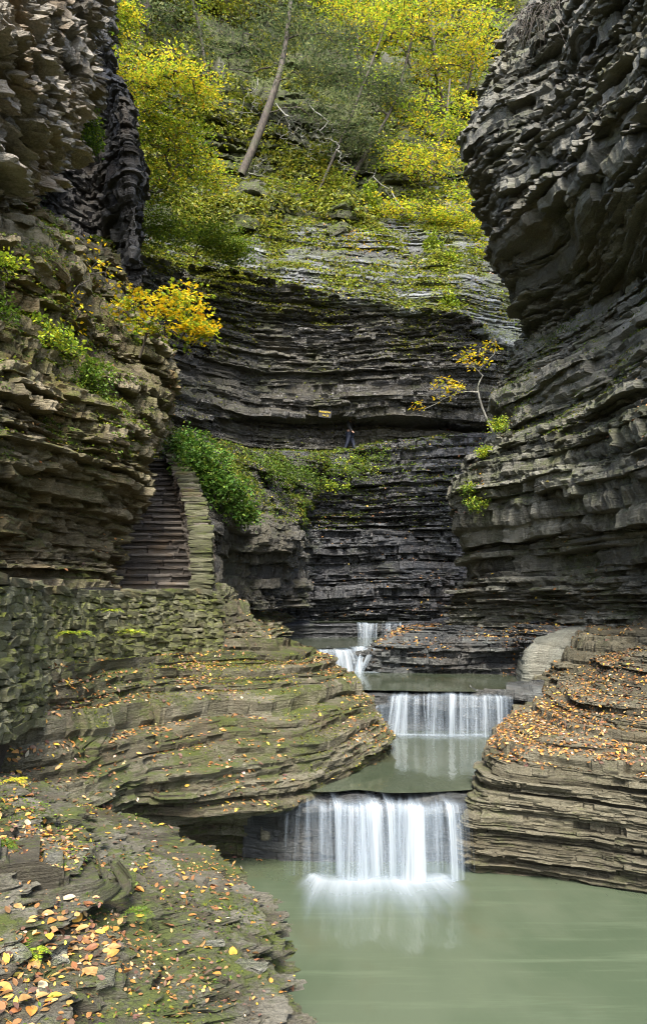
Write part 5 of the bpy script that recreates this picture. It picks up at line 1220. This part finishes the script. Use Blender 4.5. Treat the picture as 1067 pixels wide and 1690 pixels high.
# ================================================================== FALLEN LEAVES
def litter(surf, n, size, dens, seed, minz=0.55, T=T_OVAL, lift=0.006, curl=0.3):
    rg = np.random.default_rng(seed); p, nn = sample(surf, n, rg, minz, dens)
    p = p + nn * lift + np.array([0, 0, 1.0]) * rg.random((len(p), 1)) * lift * 2
    N = nn + rg.normal(size=p.shape) * curl; Dr = rg.normal(size=p.shape)
    o = leaf_obj('leaf_litter', p, N, Dr, size * (0.55 + 0.75 * rg.random(len(p))), T, palette(rg, len(p), DRY, 0.22), M_DRY)
    return tag(o, kind='stuff')
def d_terr(c):
    px, py = project(c)
    return (np.clip(fbm(c[:, 0] * 0.9, c[:, 1] * 0.9, 0, 71, 3) + 0.25, 0, 1) ** 1.5 + 0.02) / c[:, 1]
litter('rock_terraces', 6500, 0.065, d_terr, 71)
litter('wall_foot_ledge', 500, 0.08, lambda c: np.ones(len(c)), 72)
def d_right(c):
    px, py = project(c)
    return (np.clip(fbm(c[:, 0] * 0.8, c[:, 1] * 0.8, 0, 73, 3) + 0.55, 0, 1) ** 1.3) * (c[:, 2] > -2.2) / c[:, 1]
litter('leafy_ledge', 11000, 0.06, d_right, 73, minz=0.4)
litter('rock_block', 700, 0.075, lambda c: np.ones(len(c)), 74)
litter('stream_ledge', 2600, 0.085, lambda c: np.clip(fbm(c[:, 0], c[:, 1], 0, 75, 2) + 0.4, 0, 1), 75)
litter('gorge_right_wall', 1500, 0.085, lambda c: np.clip(fbm(c[:, 0] * 0.8, c[:, 1] * 0.8, c[:, 2] * 0.5, 76, 2) + 0.1, 0, 1), 76)
litter('wet_rock_bench', 1300, 0.11, lambda c: np.clip(fbm(c[:, 0] * 0.6, c[:, 1], c[:, 2] * 0.5, 77, 2) + 0.2, 0, 1), 77)
litter('gorge_cliff', 1500, 0.07, lambda c: np.clip(fbm(c[:, 0] * 0.8, c[:, 1] * 0.8, c[:, 2] * 0.8, 78, 2), 0, 1) * (c[:, 2] < 8), 78)
litter('wet_rock_slope', 2200, 0.12, lambda c: np.clip(fbm(c[:, 0] * 0.5, c[:, 1] * 0.5, c[:, 2] * 0.3, 79, 2) + 0.3, 0, 1), 79, minz=0.3)
litter('foreground_rock', 7000, 0.026, lambda c: (np.clip(fbm(c[:, 0] * 1.1, c[:, 1] * 1.1, 0, 84, 3) + 0.2, 0, 1) ** 1.6 + 0.01) / c[:, 1], 84, curl=0.5, lift=0.004)
litter('foreground_rock', 5200, 0.046, lambda c: (np.clip(fbm(c[:, 0] * 1.6, c[:, 1] * 1.6, 0, 80, 3) + 0.25, 0, 1) ** 1.4 + 0.03) / c[:, 1] ** 1.2, 80, curl=0.35, lift=0.004)

# the nearest leaves, one object each
KINDS = [('orange', (0.40, 0.17, 0.035)), ('golden yellow', (0.46, 0.29, 0.04)), ('tan', (0.32, 0.19, 0.07)), ('pale cream', (0.46, 0.37, 0.22)), ('rust brown', (0.17, 0.075, 0.035)), ('yellow-orange', (0.44, 0.24, 0.035))]
rg = np.random.default_rng(501)
protos = []
for nm, c in KINDS:
    for v in range(3):
        m = 9; t = np.linspace(0, 1, m); wv = 0.30 * np.sin(np.pi * t ** 0.85) ** 0.8
        cup = rg.uniform(0.05, 0.30); bend = rg.uniform(-0.25, 0.3); tw = rg.normal() * 0.3
        V = []
        for ti, wi in zip(t, wv):
            for sgn in (-1, -0.5, 0, 0.5, 1):
                y = wi * sgn; V.append((ti - 0.5, y, cup * abs(sgn) * wi * 2.0 + bend * (ti - 0.5) ** 2 + tw * y * (ti - 0.5) + rg.normal() * 0.008))
        V = np.array(V); i = np.arange(m * 5).reshape(m, 5)
        q = np.stack([i[:-1, :-1], i[1:, :-1], i[1:, 1:], i[:-1, 1:]], -1).reshape(-1, 4)
        col = np.array(c)[None] * (1 + 0.25 * noise(V[:, 0] * 6, V[:, 1] * 6, v, 7))[:, None] * np.where(np.abs(V[:, 1]) < 0.01, 0.75, 1.0)[:, None]
        stalk, sf = tubes([(np.array([(-0.5, 0, 0), (-0.62, 0.02, 0.02), (-0.74, 0.05, 0.0)]), np.array([0.014, 0.011, 0.009]))], 4)
        allV = np.concatenate([V, stalk]); allq = np.concatenate([q, sf + len(V)])
        cc = np.concatenate([np.clip(col, 0, 0.9), np.tile(np.array(c) * 0.5, (len(stalk), 1))])
        o = mesh_obj('fallen_leaf', allV, allq, 4, M_DRY, cols=cc, smooth=True)
        protos.append((nm, o))
def d_fore(c):
    px, py = project(c); return ((px > 2) & (px < 480) & (py < 1685)) / c[:, 1] ** 1.5 * (np.clip(fbm(c[:, 0] * 1.6, c[:, 1] * 1.6, 0, 80, 3) + 0.3, 0, 1) + 0.12)
p, nn = sample('foreground_rock', 295, rg, 0.6, d_fore)
pw = rg.choice(len(protos), 295, p=np.repeat(np.array([3, 1.8, 2.6, 0.6, 2.6, 1.8]) / 12.4 / 3, 3))
used = set()
for k in range(295):
    nm, pr = protos[pw[k]]
    if pw[k] in used:
        o = pr.copy(); COL.objects.link(o)
    else: o = pr; used.add(pw[k])
    sz = 0.066 * rg.uniform(0.6, 1.3)
    o.scale = (sz, sz, sz)
    n_ = Vector(nn[k]) + Vector(rg.normal(size=3) * 0.22)
    qz = n_.normalized().to_track_quat('Z', 'Y')
    from mathutils import Quaternion
    o.rotation_mode = 'QUATERNION'; o.rotation_quaternion = qz @ Quaternion((0, 0, 1), rg.uniform(0, 6.28))
    o.location = Vector(p[k]) + Vector((0, 0, 0.010))
    tag(o, f'{nm} fallen leaf lying on the mossy foreground rock', 'leaf', f'{nm} fallen leaves on the foreground rock')
for i, (nm, pr) in enumerate(protos):
    if i not in used: bpy.data.objects.remove(pr)

# loose shale chips on the foreground rock
p, nn = sample('foreground_rock', 46, rg, 0.65, d_fore)
for k in range(len(p)):
    sz = rg.uniform(0.03, 0.10)
    a = rg.uniform(0, 3.14); ax = np.array([[math.cos(a), math.sin(a), rg.normal() * 0.1], [-math.sin(a), math.cos(a), rg.normal() * 0.1], [0, 0, 1]])
    V, q, tt = boxes_noise([((p[k][0], p[k][1], p[k][2] + 0.008), ax, (sz, sz * rg.uniform(0.35, 0.7), sz * 0.16))], rg, 9, sz * 0.06, 4)
    o = mesh_obj('shale_chip', V, q, 4, M_RIGHT, attrs={'tint': tt})
    tag(o, 'flat grey chip of shale lying among leaves on the foreground rock', 'stone', 'shale chips on the foreground rock')
